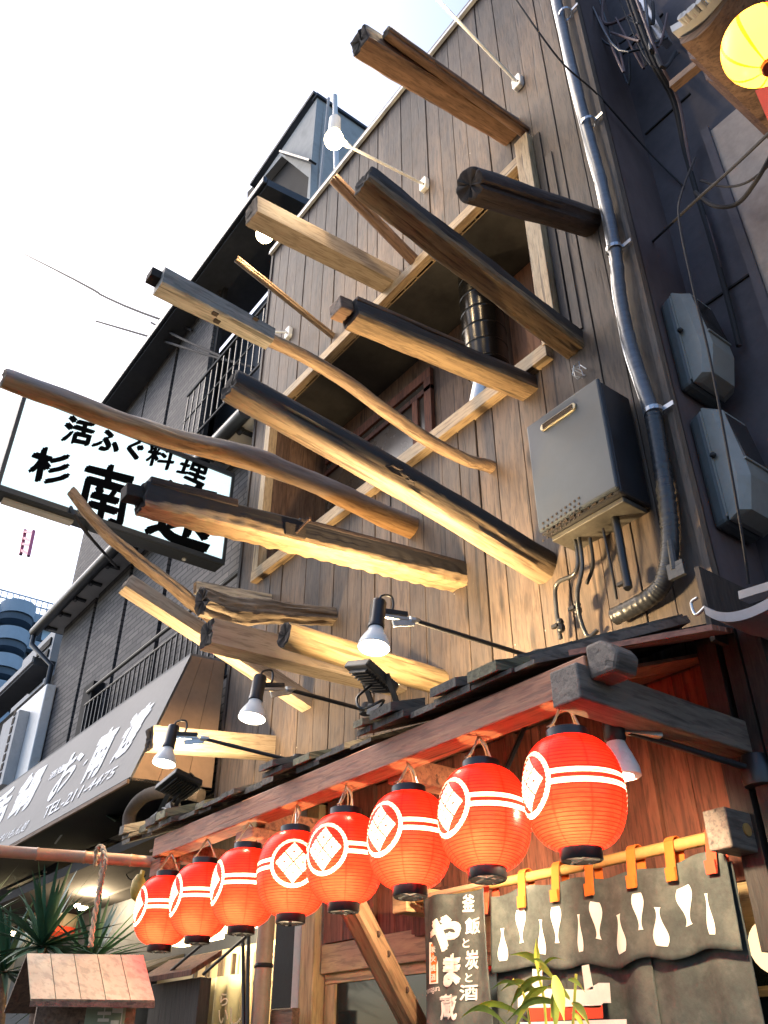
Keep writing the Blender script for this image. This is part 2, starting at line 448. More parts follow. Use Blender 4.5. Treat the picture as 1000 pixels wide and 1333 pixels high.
# red paper of the lanterns: translucent, with two white bands and the four-lozenge crest printed on it
def papermat(name, red, white, kind):
    m, nt, b = newmat(name)
    nt.nodes.remove(b)
    out = nt.nodes['Material Output']
    tc = N(nt, 'ShaderNodeTexCoord')
    sx = N(nt, 'ShaderNodeSeparateXYZ'); L(nt, tc.outputs['Object'], sx.inputs[0])
    x, y, z = sx.outputs
    ang = mth(nt, 'ARCTAN2', y, x)
    if kind == 'red':
        def crest(a0):
            d = mth(nt, 'SUBTRACT', ang, a0)
            d = mth(nt, 'ARCTAN2', mth(nt, 'SINE', d), mth(nt, 'COSINE', d))
            u = mth(nt, 'MULTIPLY', d, .138)
            zz = mth(nt, 'SUBTRACT', z, .012)
            r = mth(nt, 'SQRT', mth(nt, 'ADD', mth(nt, 'MULTIPLY', u, u), mth(nt, 'MULTIPLY', zz, zz)))
            inside = mth(nt, 'LESS_THAN', r, .093)
            ring = mth(nt, 'MULTIPLY', inside, mth(nt, 'GREATER_THAN', r, .079))
            a = mth(nt, 'ADD', mth(nt, 'MULTIPLY', u, 14.2), mth(nt, 'MULTIPLY', zz, 12.8))
            c = mth(nt, 'SUBTRACT', mth(nt, 'MULTIPLY', u, 14.2), mth(nt, 'MULTIPLY', zz, 12.8))
            aa = mth(nt, 'ABSOLUTE', a); ac = mth(nt, 'ABSOLUTE', c)
            dia = mth(nt, 'LESS_THAN', mth(nt, 'MAXIMUM', aa, ac), 1.0)
            cross = mth(nt, 'GREATER_THAN', mth(nt, 'MINIMUM', aa, ac), .04)
            da = mth(nt, 'SUBTRACT', aa, .5); dc = mth(nt, 'SUBTRACT', ac, .5)
            dot = mth(nt, 'GREATER_THAN', mth(nt, 'ADD', mth(nt, 'MULTIPLY', da, da), mth(nt, 'MULTIPLY', dc, dc)), .006)
            dia = mth(nt, 'MULTIPLY', mth(nt, 'MULTIPLY', dia, cross), dot)
            return mth(nt, 'MAXIMUM', ring, dia), inside
        w1, i1 = crest(0.0)
        w2, i2 = crest(math.pi)
        wc = mth(nt, 'MAXIMUM', w1, w2); ins = mth(nt, 'MAXIMUM', i1, i2)
        za = mth(nt, 'ABSOLUTE', mth(nt, 'SUBTRACT', z, .012))
        band = mth(nt, 'MULTIPLY', mth(nt, 'GREATER_THAN', za, .0065), mth(nt, 'LESS_THAN', za, .021))
        band = mth(nt, 'MULTIPLY', band, mth(nt, 'SUBTRACT', 1.0, ins))
        wf = mth(nt, 'MAXIMUM', wc, band)
        ar = mth(nt, 'DIVIDE', mth(nt, 'ARCSINE', mth(nt, 'MULTIPLY', z,   .9703 / .155)), R(76))
        rib = mth(nt, 'LESS_THAN', mth(nt, 'FRACT', mth(nt, 'ADD', mth(nt, 'MULTIPLY', ar, 17.0), 100.12)), .24)
    else:
        rib = None
        s = mth(nt, 'ABSOLUTE', mth(nt, 'SINE', mth(nt, 'MULTIPLY', ang, 4.0)))
        wf = mth(nt, 'GREATER_THAN', s, .2)
    n = noisef(nt, tc.outputs['Object'], 9, 4)
    st = N(nt, 'ShaderNodeMapping'); st.inputs['Scale'].default_value = (9, 9, 60); L(nt, tc.outputs['Object'], st.inputs[0])
    fib = noisef(nt, st.outputs[0], 3, 4)
    v = mth(nt, 'ADD', -.05, mth(nt, 'ADD', mth(nt, 'MULTIPLY', n, 1.2), mth(nt, 'MULTIPLY', fib, .8)))
    cbv = N(nt, 'ShaderNodeCombineColor')
    for i in range(3): L(nt, v, cbv.inputs[i])
    rc = mixc(nt, 1.0, red, cbv.outputs[0], 'MULTIPLY')
    cx = mixc(nt, wf, rc, white)
    if rib is not None: cx = mixc(nt, mth(nt, 'MULTIPLY', rib, .8), cx, tuple(q * .3 for q in red))
    if rib is not None:
        seam = ramp(nt, mth(nt, 'ABSOLUTE', mth(nt, 'SINE', mth(nt, 'MULTIPLY_ADD', ang, 4.0, .6))), [(.0, (1, 1, 1)), (.16, (0, 0, 0))])
        cx = mixc(nt, mth(nt, 'MULTIPLY', seam, mth(nt, 'SUBTRACT', .6, mth(nt, 'MULTIPLY', wf, .5))), cx, tuple(q * .35 for q in red))
    tr = N(nt, 'ShaderNodeBsdfTranslucent'); L(nt, cx, tr.inputs[0])
    di = N(nt, 'ShaderNodeBsdfPrincipled'); L(nt, cx, di.inputs['Base Color']); di.inputs['Roughness'].default_value = .27
    mx = N(nt, 'ShaderNodeMixShader'); mx.inputs[0].default_value = .35
    L(nt, tr.outputs[0], mx.inputs[1]); L(nt, di.outputs[0], mx.inputs[2])
    L(nt, mx.outputs[0], out.inputs[0])
    return m
M_paper = papermat('red_lantern_paper', (.80, .019, .009), (.92, .86, .74), 'red')
M_papery = papermat('yellow_lantern_paper', (.75, .16, .005), (.92, .50, .07), 'yel')

# ---------------------------------------------------------------- text as flat print
def text_mesh(s, bold=0.0):
    cu = bpy.data.curves.new('print', 'FONT'); cu.body = s; cu.size = 1; cu.resolution_u = 3
    o = bpy.data.objects.new('print', cu); col.objects.link(o)
    bpy.context.view_layer.update()
    dg = bpy.context.evaluated_depsgraph_get()
    me = bpy.data.meshes.new_from_object(o.evaluated_get(dg))
    vs = [v.co.copy() for v in me.vertices]; fs = [tuple(p.vertices) for p in me.polygons]
    bpy.data.objects.remove(o); bpy.data.curves.remove(cu); bpy.data.meshes.remove(me)
    if bold:
        n = len(vs); V = []; Fc = []
        offs = [(t * bold * .75 * 1.0, t * bold * .95) for t in (-1, -.66, -.33, 0, .33, .66, 1)] + [(bold * .35, -bold * .3), (-bold * .35, bold * .3)]
        for k, (dx, dy) in enumerate(offs):
            V += [Vector((v.x + dx, v.y + dy, k * .0002)) for v in vs]
            Fc += [tuple(i + k * n for i in f) for f in fs]
        vs, fs = V, Fc
    return vs, fs
def text_on(s, q, name, mat, parent, nrm, off=.002, bold=0.0, fn=None, wob=0.0, split=False):
    """print fitted in quad q = bottom-left, bottom-right, top-right, top-left (or surface fn(u,v))"""
    vs, fs = text_mesh(s, bold)
    if not vs: return None
    x0 = min(v.x for v in vs); x1 = max(v.x for v in vs); y0 = min(v.y for v in vs); y1 = max(v.y for v in vs)
    out = []
    nrm = Vector(nrm)
    for v in vs:
        u = (v.x - x0) / max(1e-6, x1 - x0); w = (v.y - y0) / max(1e-6, y1 - y0)
        if wob:
            u += wob * noise.noise(Vector((v.x * 2.3, v.y * 2.3, 3.1))); w += wob * noise.noise(Vector((v.x * 2.3, v.y * 2.3, 9.4)))
        if fn: p = fn(u, w)
        else: p = (q[0] * (1 - u) + q[1] * u) * (1 - w) + (q[3] * (1 - u) + q[2] * u) * w
        out.append(p + nrm * (off + v.z))
    mb = MB(); mb.add(out, fs)
    me = build(mb, name, mat, parent)
    return me

# ================================================================ SETTING
tag(build(MB().box((-60, -30, -.3), (40, 60, -.02)), 'ground', M_ground), kind='structure')

# ================================================================ PLANK FACADE
WY = 3.0
XL, XR = -6.1, -1.71
ZB, ZT = 2.9, 9.58
wx0, wx1, wz0, wz1 = -5.70, -2.36, 5.16, 6.86      # opening
fac = empty('plank_facade', (XL, WY, 0), 'tall wall of grey brown vertical planks with a long window opening', 'building')
rp_ = random.Random(21)
ws = [rp_.uniform(.8, 1.2) for _ in range(24)]
tw_ = sum(ws); xe = [XL]
for w__ in ws: xe.append(xe[-1] + w__ * (XR - XL) / tw_)
def plank(x0, x1, z0, z1):
    c = Vector(((x0 + x1) / 2, WY + .011, (z0 + z1) / 2))
    dy = rp_.uniform(-.004, .004); g = rp_.uniform(.002, .0045); tl = rp_.uniform(-.003, .003)
    mb = MB().hexa([(x0 + g, WY + dy, z0), (x1 - g, WY + dy + tl, z0), (x1 - g, WY + .022, z0), (x0 + g, WY + .022, z0), (x0 + g, WY + dy + tl, z1), (x1 - g, WY + dy, z1), (x1 - g, WY + .022, z1), (x0 + g, WY + .022, z1)])
    return build(mb, 'plank', M_plank, fac, Matrix.Translation(c), bevel=.003)
for i in range(24):
    x0, x1 = xe[i], xe[i + 1]
    if x1 <= wx0 + .04 or x0 >= wx1 - .04:
        plank(x0, x1, ZB, ZT)
    else:
        plank(x0, x1, ZB, wz0); plank(x0, x1, wz1, ZT)
mb = MB()
for a, b_ in (((XL, ZB), (wx0 - .02, ZT)), ((wx1 + .02, ZB), (XR, ZT)), ((wx0 - .02, ZB), (wx1 + .02, wz0 - .02)), ((wx0 - .02, wz1 + .02), (wx1 + .02, ZT))):
    mb.box((a[0], WY + .03, a[1]), (b_[0], WY + .10, b_[1]))
build(mb, 'backing_wall', M_interior, fac)
build(MB().box((XL - .05, WY - .04, ZT), (XR + .02, WY + .3, ZT + .05)), 'coping', M_blackm, fac, bevel=.004)
build(MB().box((XL - .05, WY - .045, ZT - .035), (XR + .02, WY - .012, ZT + .004)), 'coping_edge', M_white, fac)
build(MB().box((XL - .04, WY - .012, ZB), (XL, WY + .12, ZT)), 'corner_board', M_darkz, fac)
build(MB().box((XR, WY - .018, 2.62), (XR + .035, WY + .03, ZT)), 'corner_board', M_plank, fac)
# recess behind the opening
by = 3.62
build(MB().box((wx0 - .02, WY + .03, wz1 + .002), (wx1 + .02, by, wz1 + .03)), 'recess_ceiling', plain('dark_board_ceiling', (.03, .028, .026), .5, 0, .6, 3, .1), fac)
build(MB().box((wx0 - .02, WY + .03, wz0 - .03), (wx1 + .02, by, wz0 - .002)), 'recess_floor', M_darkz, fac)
pw = wood('recess_board', (.20, .115, .07), (.10, .05, .03), 'Z', .8, .3, .6, .15, knots=.9)
for k in range(4):
    y0 = WY + .03 + k * .148
    build(MB().box((wx0 - .02, y0 + .002, wz0), (wx0, y0 + .146, wz1)), 'recess_side_board', pw, fac)
build(MB().box((wx1, WY + .03, wz0), (wx1 + .02, by, wz1)), 'recess_end', pw, fac)
nb = 12
for k in range(nb):
    x0 = wx0 + (wx1 - wx0) / nb * k
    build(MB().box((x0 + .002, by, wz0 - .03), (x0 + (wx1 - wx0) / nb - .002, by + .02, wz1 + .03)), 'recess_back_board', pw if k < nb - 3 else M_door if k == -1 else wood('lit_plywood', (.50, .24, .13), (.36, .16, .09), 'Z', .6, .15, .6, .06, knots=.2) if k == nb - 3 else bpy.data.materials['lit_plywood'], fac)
# window frame, pale lumber, proud of the planks
wf = empty('window_frame', ((wx0 + wx1) / 2, WY, wz0)); wf.parent = fac; wf.matrix_basis = W[fac.name].inverted() @ W[wf.name]
def sub(mb, name, mat, bevel=.003): return build(mb, name, mat, wf, bevel=bevel)
sub(MB().box((wx0 - .09, WY - .06, wz0 - .105), (wx1 + .02, WY + .03, wz0)), 'bottom_rail', M_palew)
sub(MB().box((wx0 - .07, WY - .025, wz0), (wx1 - .02, WY + .06, wz0 + .035)), 'sill_strip', M_palew)
sub(MB().box((wx0 - .09, WY - .06, wz1), (wx1 + .0, WY + .03, wz1 + .10)), 'top_rail', M_palew)
sub(MB().box((wx0 - .09, WY - .055, wz0), (wx0, WY + .03, wz1)), 'stile', M_palewz)
sub(MB().box((wx1, WY - .065, wz0 - .02), (wx1 + .12, WY + .03, wz1 + .24)), 'stile', M_palewz)
sub(MB().box((wx1 + .13, WY - .02, wz0 - .05), (wx1 + .19, WY + .0, wz1 + .2)), 'batten', M_darkz)
sub(MB().box((wx1 + .2, WY - .015, wz0 - .05), (wx1 + .26, WY - .001, wz1 - .1)), 'batten', M_plank)
# glazed inner window on the recess back wall
a = onY(465, 566, by - .02); b_ = onY(562, 474, by - .02)
ix0, ix1, iz1 = a.x, b_.x, (a.z + b_.z) / 2
iw = empty('inner_window', (ix0, by, wz0)); iw.parent = fac; iw.matrix_basis = W[fac.name].inverted() @ W[iw.name]
for (x0, x1, z0, z1, nm) in ((ix0 - .9, ix1, iz1 - .1, iz1, 'head_rail'), (ix0 - .9, ix1, iz1 - .24, iz1 - .19, 'mid_rail'), (ix1 - .09, ix1, wz0, iz1 - .1, 'stile'), (ix1 - .25, ix1 - .18, wz0, iz1 - .24, 'stile'), (ix0 - .9, ix0 - .8, wz0, iz1 - .1, 'stile')):
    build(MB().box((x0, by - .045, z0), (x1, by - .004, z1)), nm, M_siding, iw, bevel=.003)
build(MB().box((ix0 - .8, by - .02, wz0), (ix1 - .05, by - .006, iz1 - .1)), 'pane', plain('brown_glass', (.07, .05, .035), .25, 0, .4, 3, 0), iw)
# black duct
dx = -.965 * 3.38
du = empty('exhaust_duct', (dx, 3.38, 6), 'shiny black ribbed duct pipe standing in the window opening', 'duct')
prof = []
z = 5.86
while z < wz1 - .005:
    prof += [(.165, z), (.165, z + .010), (.169, z + .016), (.165, z + .022), (.165, z + .03), (.165, z + .155)]
    z += .17
prof.append((.165, wz1 - .001))
build(MB().lathe(prof, 32, Matrix.Translation((dx, 3.40, 0))), 'pipe', M_duct, du, smooth=True)
build(MB().tube([(dx - .02, 3.40, 5.87), (dx - .03, 3.39, 5.74), (dx - .08, 3.36, 5.55), (dx - .1, 3.33, 5.3), (dx - .1, 3.33, wz0 + .002)], [.14, .085, .075, .075, .075], 16), 'elbow', M_steel, du, smooth=True)
build(MB().lathe([(.09, 0), (.095, .01), (.09, .03)], 20, Matrix.Translation((dx - .1, 3.33, 5.36))), 'collar', M_blackm, du)

# ================================================================ JUTTING TIMBERS
G_T = 'old timbers jutting out of the plank wall'
def timber(name, label, tip, base, size, mat, kind='round', mids=(), n=28, rough=.05, taper=1.0, crack=None, seed=1, cap=None, tipX=None, into=.12, lump=0.0, twist=0, wave=0.0, category='timber', crk=.07):
    """size = (thickness, height) in metres at the tip; taper multiplies it at the base"""
    B = onY(base[0], base[1], WY)
    T = onX(tip[0], tip[1], B.x + (tipX or 0))
    M = frame(T, B - T)
    Mi = M.inverted()
    Ln = (B - T).length
    ctrl = [(0, 0, 0)]
    for i, p in enumerate(mids):
        q = Mi @ onX(p[0], p[1], B.x + (tipX or 0) * (1 - i / (len(mids) + 1)))
        ctrl.append((q.x, q.y, q.z))
    ctrl.append((Ln, 0, 0))
    def cen(x):
        if len(ctrl) == 2: return 0, 0
        for i in range(len(ctrl) - 1):
            if ctrl[i][0] <= x <= ctrl[i + 1][0] or i == len(ctrl) - 2:
                t = (x - ctrl[i][0]) / max(1e-5, ctrl[i + 1][0] - ctrl[i][0]); t = min(1, max(0, t))
                p0 = ctrl[max(i - 1, 0)]; p1 = ctrl[i]; p2 = ctrl[i + 1]; p3 = ctrl[min(i + 2, len(ctrl) - 1)]
                f = lambda k: .5 * ((2 * p1[k]) + (-p0[k] + p2[k]) * t + (2 * p0[k] - 5 * p1[k] + 4 * p2[k] - p3[k]) * t * t + (-p0[k] + 3 * p1[k] - 3 * p2[k] + p3[k]) * t ** 3)
                return f(1), f(2)
    nr = 110 if wave else 64; tot = Ln + into
    w, h = size
    mb = MB(); rings = []
    for i in range(nr + 1):
        x = tot * i / nr; t = min(1, x / Ln)
        cyy, czz = cen(min(x, Ln)); k = 1 + (taper - 1) * t
        if i == 0: k *= .965
        ring = []
        for j in range(n):
            a = 2 * math.pi * j / n
            c, s = math.cos(a), math.sin(a)
            if kind == 'square':
                m = max(abs(c), abs(s)); e = 1 / m
                e = min(e, 1.36)
                yy = c * e * w / 2; zz = s * e * h / 2
            else:
                yy = c * w / 2; zz = s * h / 2
            dn = 1 + rough * noise.noise(Vector((x * 3.2, c * 1.4 + seed * 5.3, s * 1.4))) + rough * .5 * noise.noise(Vector((x * 11, c * 4 + seed, s * 4)))
            if lump: dn += lump * max(0, noise.noise(Vector((x * 2.6 + seed * 3.1, c * 1.1, s * 1.1))) - .12)
            if wave: dn += wave * (noise.noise(Vector((x * 22, c * 5, s * 5))) + .5 * math.sin(x * 60 + 4 * c)) * (1 if s < .2 else .05)
            for q in range(4):
                ca = (seed * 1.7 + q * 1.63) % 6.283; xs_ = ((seed * .37 + q * .29) % .7) * Ln
                if xs_ < x < xs_ + .55:
                    da = (a - ca - .15 * noise.noise(Vector((x * 2, q, seed))) + math.pi) % (2 * math.pi) - math.pi
                    if abs(da) < .16: dn -= crk * (1 - abs(da) / .16) * math.sin(math.pi * (x - xs_) / .55)
            if crack:
                for (ca, cdp, cw) in crack:
                    caa = ca + .25 * noise.noise(Vector((x * 1.5, ca, seed)))
                    da = (a - caa + math.pi) % (2 * math.pi) - math.pi
                    if abs(da) < cw: dn -= cdp * (1 - abs(da) / cw) * (.6 + .4 * noise.noise(Vector((x * 5, 2.2, seed))))
            xo = x if i > 1 else x + (.035 if i == 0 else .012) * (w if kind else w) / .15 * abs(noise.noise(Vector((c * 2.3 + seed, s * 2.3, 4.4)))) * (.55 if cap is M_rot else .25)
            ring.append((xo, cyy + yy * k * dn, czz + zz * k * dn))
        rings.append(ring)
    vs = [Vector(p) for rg in rings for p in rg]
    fs = [(i * n + j, i * n + (j + 1) % n, (i + 1) * n + (j + 1) % n, (i + 1) * n + j) for i in range(nr) for j in range(n)]
    nb0 = len(fs)
    base_i = len(vs)
    # end face, two inner rings so the cut reads as worn
    for rr, dxx in ((.86, -.004), (.5, .003), (.12, .006)):
        for j in range(n):
            p = rings[0][j]; c0 = cen(0)
            vs.append(Vector((p[0] + dxx + random.uniform(-.003, .003), c0[0] + (p[1] - c0[0]) * rr, c0[1] + (p[2] - c0[1]) * rr)))
    offs = [0, base_i, base_i + n, base_i + 2 * n]
    for q in range(3):
        for j in range(n): fs.append((offs[q] + j, offs[q + 1] + j, offs[q + 1] + (j + 1) % n, offs[q] + (j + 1) % n))
    fs.append(tuple(offs[3] + j for j in range(n)))
    me = bpy.data.meshes.new(name); me.from_pydata(vs, [], fs)
    me.materials.append(mat); me.materials.append(cap or M_endg)
    me.polygons.foreach_set('material_index', [0] * nb0 + [1] * (len(fs) - nb0))
    bm = bmesh.new(); bm.from_mesh(me); bmesh.ops.recalc_face_normals(bm, faces=bm.faces); bm.to_mesh(me); bm.free()
    me.shade_smooth()
    try: me.set_sharp_from_angle(angle=R(38))
    except Exception: pass
    o = bpy.data.objects.new(name, me); col.objects.link(o); place(o, M, None)
    tag(o, label, category, G_T)
    return o, M, Ln

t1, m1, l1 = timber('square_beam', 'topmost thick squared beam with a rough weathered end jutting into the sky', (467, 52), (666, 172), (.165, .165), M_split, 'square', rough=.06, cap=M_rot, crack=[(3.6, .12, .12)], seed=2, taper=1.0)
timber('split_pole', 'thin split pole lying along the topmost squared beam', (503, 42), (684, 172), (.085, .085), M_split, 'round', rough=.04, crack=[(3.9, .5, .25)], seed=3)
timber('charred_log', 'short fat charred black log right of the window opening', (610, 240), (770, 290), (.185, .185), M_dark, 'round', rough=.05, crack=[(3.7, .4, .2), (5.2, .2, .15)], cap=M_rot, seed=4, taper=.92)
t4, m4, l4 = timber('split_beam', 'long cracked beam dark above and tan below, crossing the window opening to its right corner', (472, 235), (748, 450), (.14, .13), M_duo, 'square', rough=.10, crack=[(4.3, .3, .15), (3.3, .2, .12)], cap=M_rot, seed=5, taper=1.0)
build(MB().add([(0, 0, 0)], []).box((-.02, -.02, .07), (.012, .06, .15)), 'notched_end', M_rot, t4, None) if False else None
timber('thin_pole', 'thin reddish brown pole with a long crack beside the upper globe lamp', (434, 232), (545, 345), (.095, .095), M_brown, 'round', rough=.03, crack=[(3.9, .5, .22)], seed=6)
timber('square_beam', 'clean pale squared beam jutting out in front of the second globe lamp', (327, 274), (512, 368), (.175, .175), M_clean, 'square', rough=.012, crk=.018, seed=7, n=32, taper=.98)
timber('thin_pole', 'thinnest pale pole with a black crack, below the clean squared beam', (308, 337), (433, 437), (.068, .06), M_drift, 'round', rough=.05, crack=[(3.6, .6, .3)], seed=8, taper=.95)
# grey hewn timber that ends in a natural branch
t8, m8, l8 = timber('branch_timber', 'long crooked branch whose squared grey outer end points up left', (348, 440), (640, 608), (.072, .072), M_drift, 'round', mids=((400, 466), (450, 497), (500, 535), (560, 575), (610, 600)), rough=.12, lump=.35, seed=9, taper=1.02)
Bx = onY(640, 608, WY).x
Ta = onX(207, 366, Bx); Tb = onX(352, 441, Bx)
Mx = frame(Ta, Tb - Ta); Ll = (Tb - Ta).length
mb = MB(); nn = 14
def sqring(x, w, h, k=1.0, ox=0):
    return [Vector((x, (y * w + noise.noise(Vector((x * 4, y, zz))) * .004) * k, (zz * h + noise.noise(Vector((x * 4, y + 5, zz))) * .004) * k)) for y, zz in ((-.5, -.42), (-.42, -.5), (.42, -.5), (.5, -.42), (.5, .42), (.42, .5), (-.42, .5), (-.5, .42))]
rs_ = []
for i in range(nn + 1):
    x = Ll * i / nn
    rs_.append(sqring(x, .112 - .02 * i / nn, .118 - .025 * i / nn))
mb.add([p for r_ in rs_ for p in r_], [(i * 8 + j, i * 8 + (j + 1) % 8, (i + 1) * 8 + (j + 1) % 8, (i + 1) * 8 + j) for i in range(nn) for j in range(8)] + [tuple(range(8))[::-1], tuple(nn * 8 + j for j in range(8))])
mb.v = [Mx @ v for v in mb.v]
build(mb, 'hewn_end', M_grey, t8, Mx)
mb = MB()
for (xx, yy, zz) in ((Ll * .45, -.03, -.056), (Ll * .5, .01, -.056), (Ll * .78, -.056, .02)):
    mb.box((xx, yy - .012, zz - .003), (xx + .03, yy + .012, zz + .004))
mb.box((-.05, -.02, .0), (0.0, .05, .05))
mb.v = [Mx @ v for v in mb.v]
build(mb, 'mortise', M_rot, t8, Mx)
t9, m9, l9 = timber('tenoned_beam', 'dark brown squared beam with a stepped tenon end, below the black duct', (455, 408), (688, 505), (.135, .125), M_duo, 'square', rough=.05, crack=[(2.5, .2, .12)], cap=M_rot, seed=10, taper=1.02)
mb = MB().box((-.07, -.03, -.01), (0.01, .075, .07)); mb.v = [m9 @ v for v in mb.v]
build(mb, 'tenon', M_brown, t9, m9, bevel=.006)
mb = MB().box((.01, -.068, .045), (.75, .0, .072)); mb.v = [m9 @ v for v in mb.v]
build(mb, 'ledge', M_brown, t9, m9, bevel=.006)
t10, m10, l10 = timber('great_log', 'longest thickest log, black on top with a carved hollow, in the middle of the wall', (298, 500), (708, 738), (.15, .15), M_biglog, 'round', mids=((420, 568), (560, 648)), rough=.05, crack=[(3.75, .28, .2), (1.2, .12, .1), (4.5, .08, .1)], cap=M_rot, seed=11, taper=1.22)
for (f, rr_k, zz_k) in ((.45, .036, .012), (.50, .026, -.004), (.60, .018, .02), (.36, .014, .03), (.74, .016, .0)):
    mb = MB(); Mk = Matrix.Translation((l10 * f, -.058, zz_k)) @ Matrix.Rotation(R(90), 4, 'X') @ Matrix.Diagonal((1.9, 1, .9, 1))
    mb.lathe([(rr_k * math.sin(a) * (1 + .25 * math.sin(a * 7 + f * 30)), -rr_k * math.cos(a)) for a in [.15 + k * .35 for k in range(9)]], 11, Mk)
    for v in mb.v: v += Vector((1, .3, .6)) * noise.noise(v * 60) * .012
    mb.v = [m10 @ v for v in mb.v]
    build(mb, 'burnt_knot', M_rot, t10, m10)
timber('natural_log', 'smooth peeled log with orange flanks reaching furthest out over the lit sign', (4, 492), (537, 686), (.10, .11), M_bark, 'round', mids=((80, 519), (150, 547), (185, 558), (230, 573), (300, 588), (400, 624), (470, 657)), rough=.10, lump=.45, seed=12, taper=1.25)
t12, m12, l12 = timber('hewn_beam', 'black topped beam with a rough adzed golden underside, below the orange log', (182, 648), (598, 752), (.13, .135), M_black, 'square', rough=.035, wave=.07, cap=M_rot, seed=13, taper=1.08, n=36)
mb = MB().box((-.075, -.035, -.02), (.01, .045, .045)); mb.v = [m12 @ v for v in mb.v]
build(mb, 'tenon', M_rot, t12, m12, bevel=.005)
mb = MB().box((l12 * .37, -.082, -.045), (l12 * .43, -.04, .02)).box((l12 * .26, -.05, .062), (l12 * .31, .03, .072)); mb.v = [m12 @ v for v in mb.v]
build(mb, 'notch', M_rot, t12, m12)
mb = MB().box((l12 * .01, -.072, .045), (l12 * .24, .05, .088)).box((l12 * .42, -.070, .05), (l12 * 1.0, -.02, .08)); mb.v = [m12 @ v for v in mb.v]
build(mb, 'rebate_strip', M_dark, t12, m12, bevel=.008)
mb = MB().tube([(l12 * .40, -.08, -.03), (l12 * .43, -.11, .045)], .006, 8).lathe([(.012, -.006), (.012, .006)], 6, Matrix.Translation((l12 * .432, -.113, .05))); mb.v = [m12 @ v for v in mb.v]
build(mb, 'bolt', M_rust, t12, m12)
timber('gnarled_branch', 'thin gnarled twisted branch rising towards the lit sign', (92, 638), (335, 838), (.075, .085), M_drift, 'round', mids=((115, 668), (150, 705), (205, 748), (250, 785), (290, 815)), rough=.35, crack=[(2.9, .5, .35), (.8, .4, .3)], cap=M_rot, seed=14, taper=1.3)
timber('driftwood_log', 'furrowed grey driftwood trunk lying above the pale squared beam', (262, 782), (434, 803), (.19, .20), wood('furrowed_driftwood', (.30, .23, .16), (.09, .065, .045), 'X', .6, .9, .7, .05), 'round', mids=((300, 795), (350, 797)), rough=.22, crack=[(3.3, .45, .3), (2.5, .4, .25), (4.2, .5, .35), (1.6, .3, .25)], cap=M_rot, seed=15, taper=.62, n=36)
timber('square_beam', 'pale squared beam with a black painted end, under the floodlit round log', (268, 825), (520, 888), (.14, .145), M_clean, 'square', rough=.012, crk=.018, seed=16, n=32, cap=M_rot, taper=1.0)
timber('round_log', 'floodlit pale round log with a black hollow end above the floodlight', (369, 826), (573, 888), (.135, .14), M_log, 'round', rough=.05, crack=[(2.6, .3, .12), (4.9, .15, .1)], cap=M_rot, seed=17, taper=1.08)
timber('square_plank', 'pale plank with a knotted end, lowest on the left before the brick wall', (163, 760), (400, 915), (.13, .10), M_clean, 'square', rough=.012, seed=18, n=32, taper=1.0)
timber('square_beam', 'short pale squared beam right behind the leftmost reflector lamp', (194, 962), (352, 974), (.13, .155), M_clean, 'square', rough=.012, crk=.018, seed=19, n=32, cap=M_rot)
timber('grey_board', 'weathered grey board end above the driftwood trunk', (254, 765), (352, 782), (.05, .10), M_grey, 'square', rough=.03, seed=20, n=32)

# small rusty bracket on the split beam and knot of wire by its foot
mb = MB().box((l4 * .30, -.03, .10), (l4 * .36, .06, .104)).box((l4 * .32, -.02, .07), (l4 * .33, .05, .12)).box((l4 * .345, .0, .085), (l4 * .35, .07, .15))
mb.v = [m4 @ v for v in mb.v]
tag(build(mb, 'rusty_bracket', M_rust, None, m4), 'small rusty iron bracket on top of the long split beam', 'bracket')
c = onY(757, 487, WY - .02)
pts = [c + Vector((.045 * math.cos(k * 1.3) * (1 - k * .02), -.01 - .002 * k, .06 * math.sin(k * 1.05))) for k in range(16)]
tag(build(MB().tube(pts, .0035, 6), 'wire_coil', M_steel), 'loose coil of wire hooked on the planks above the water heater', 'wire')

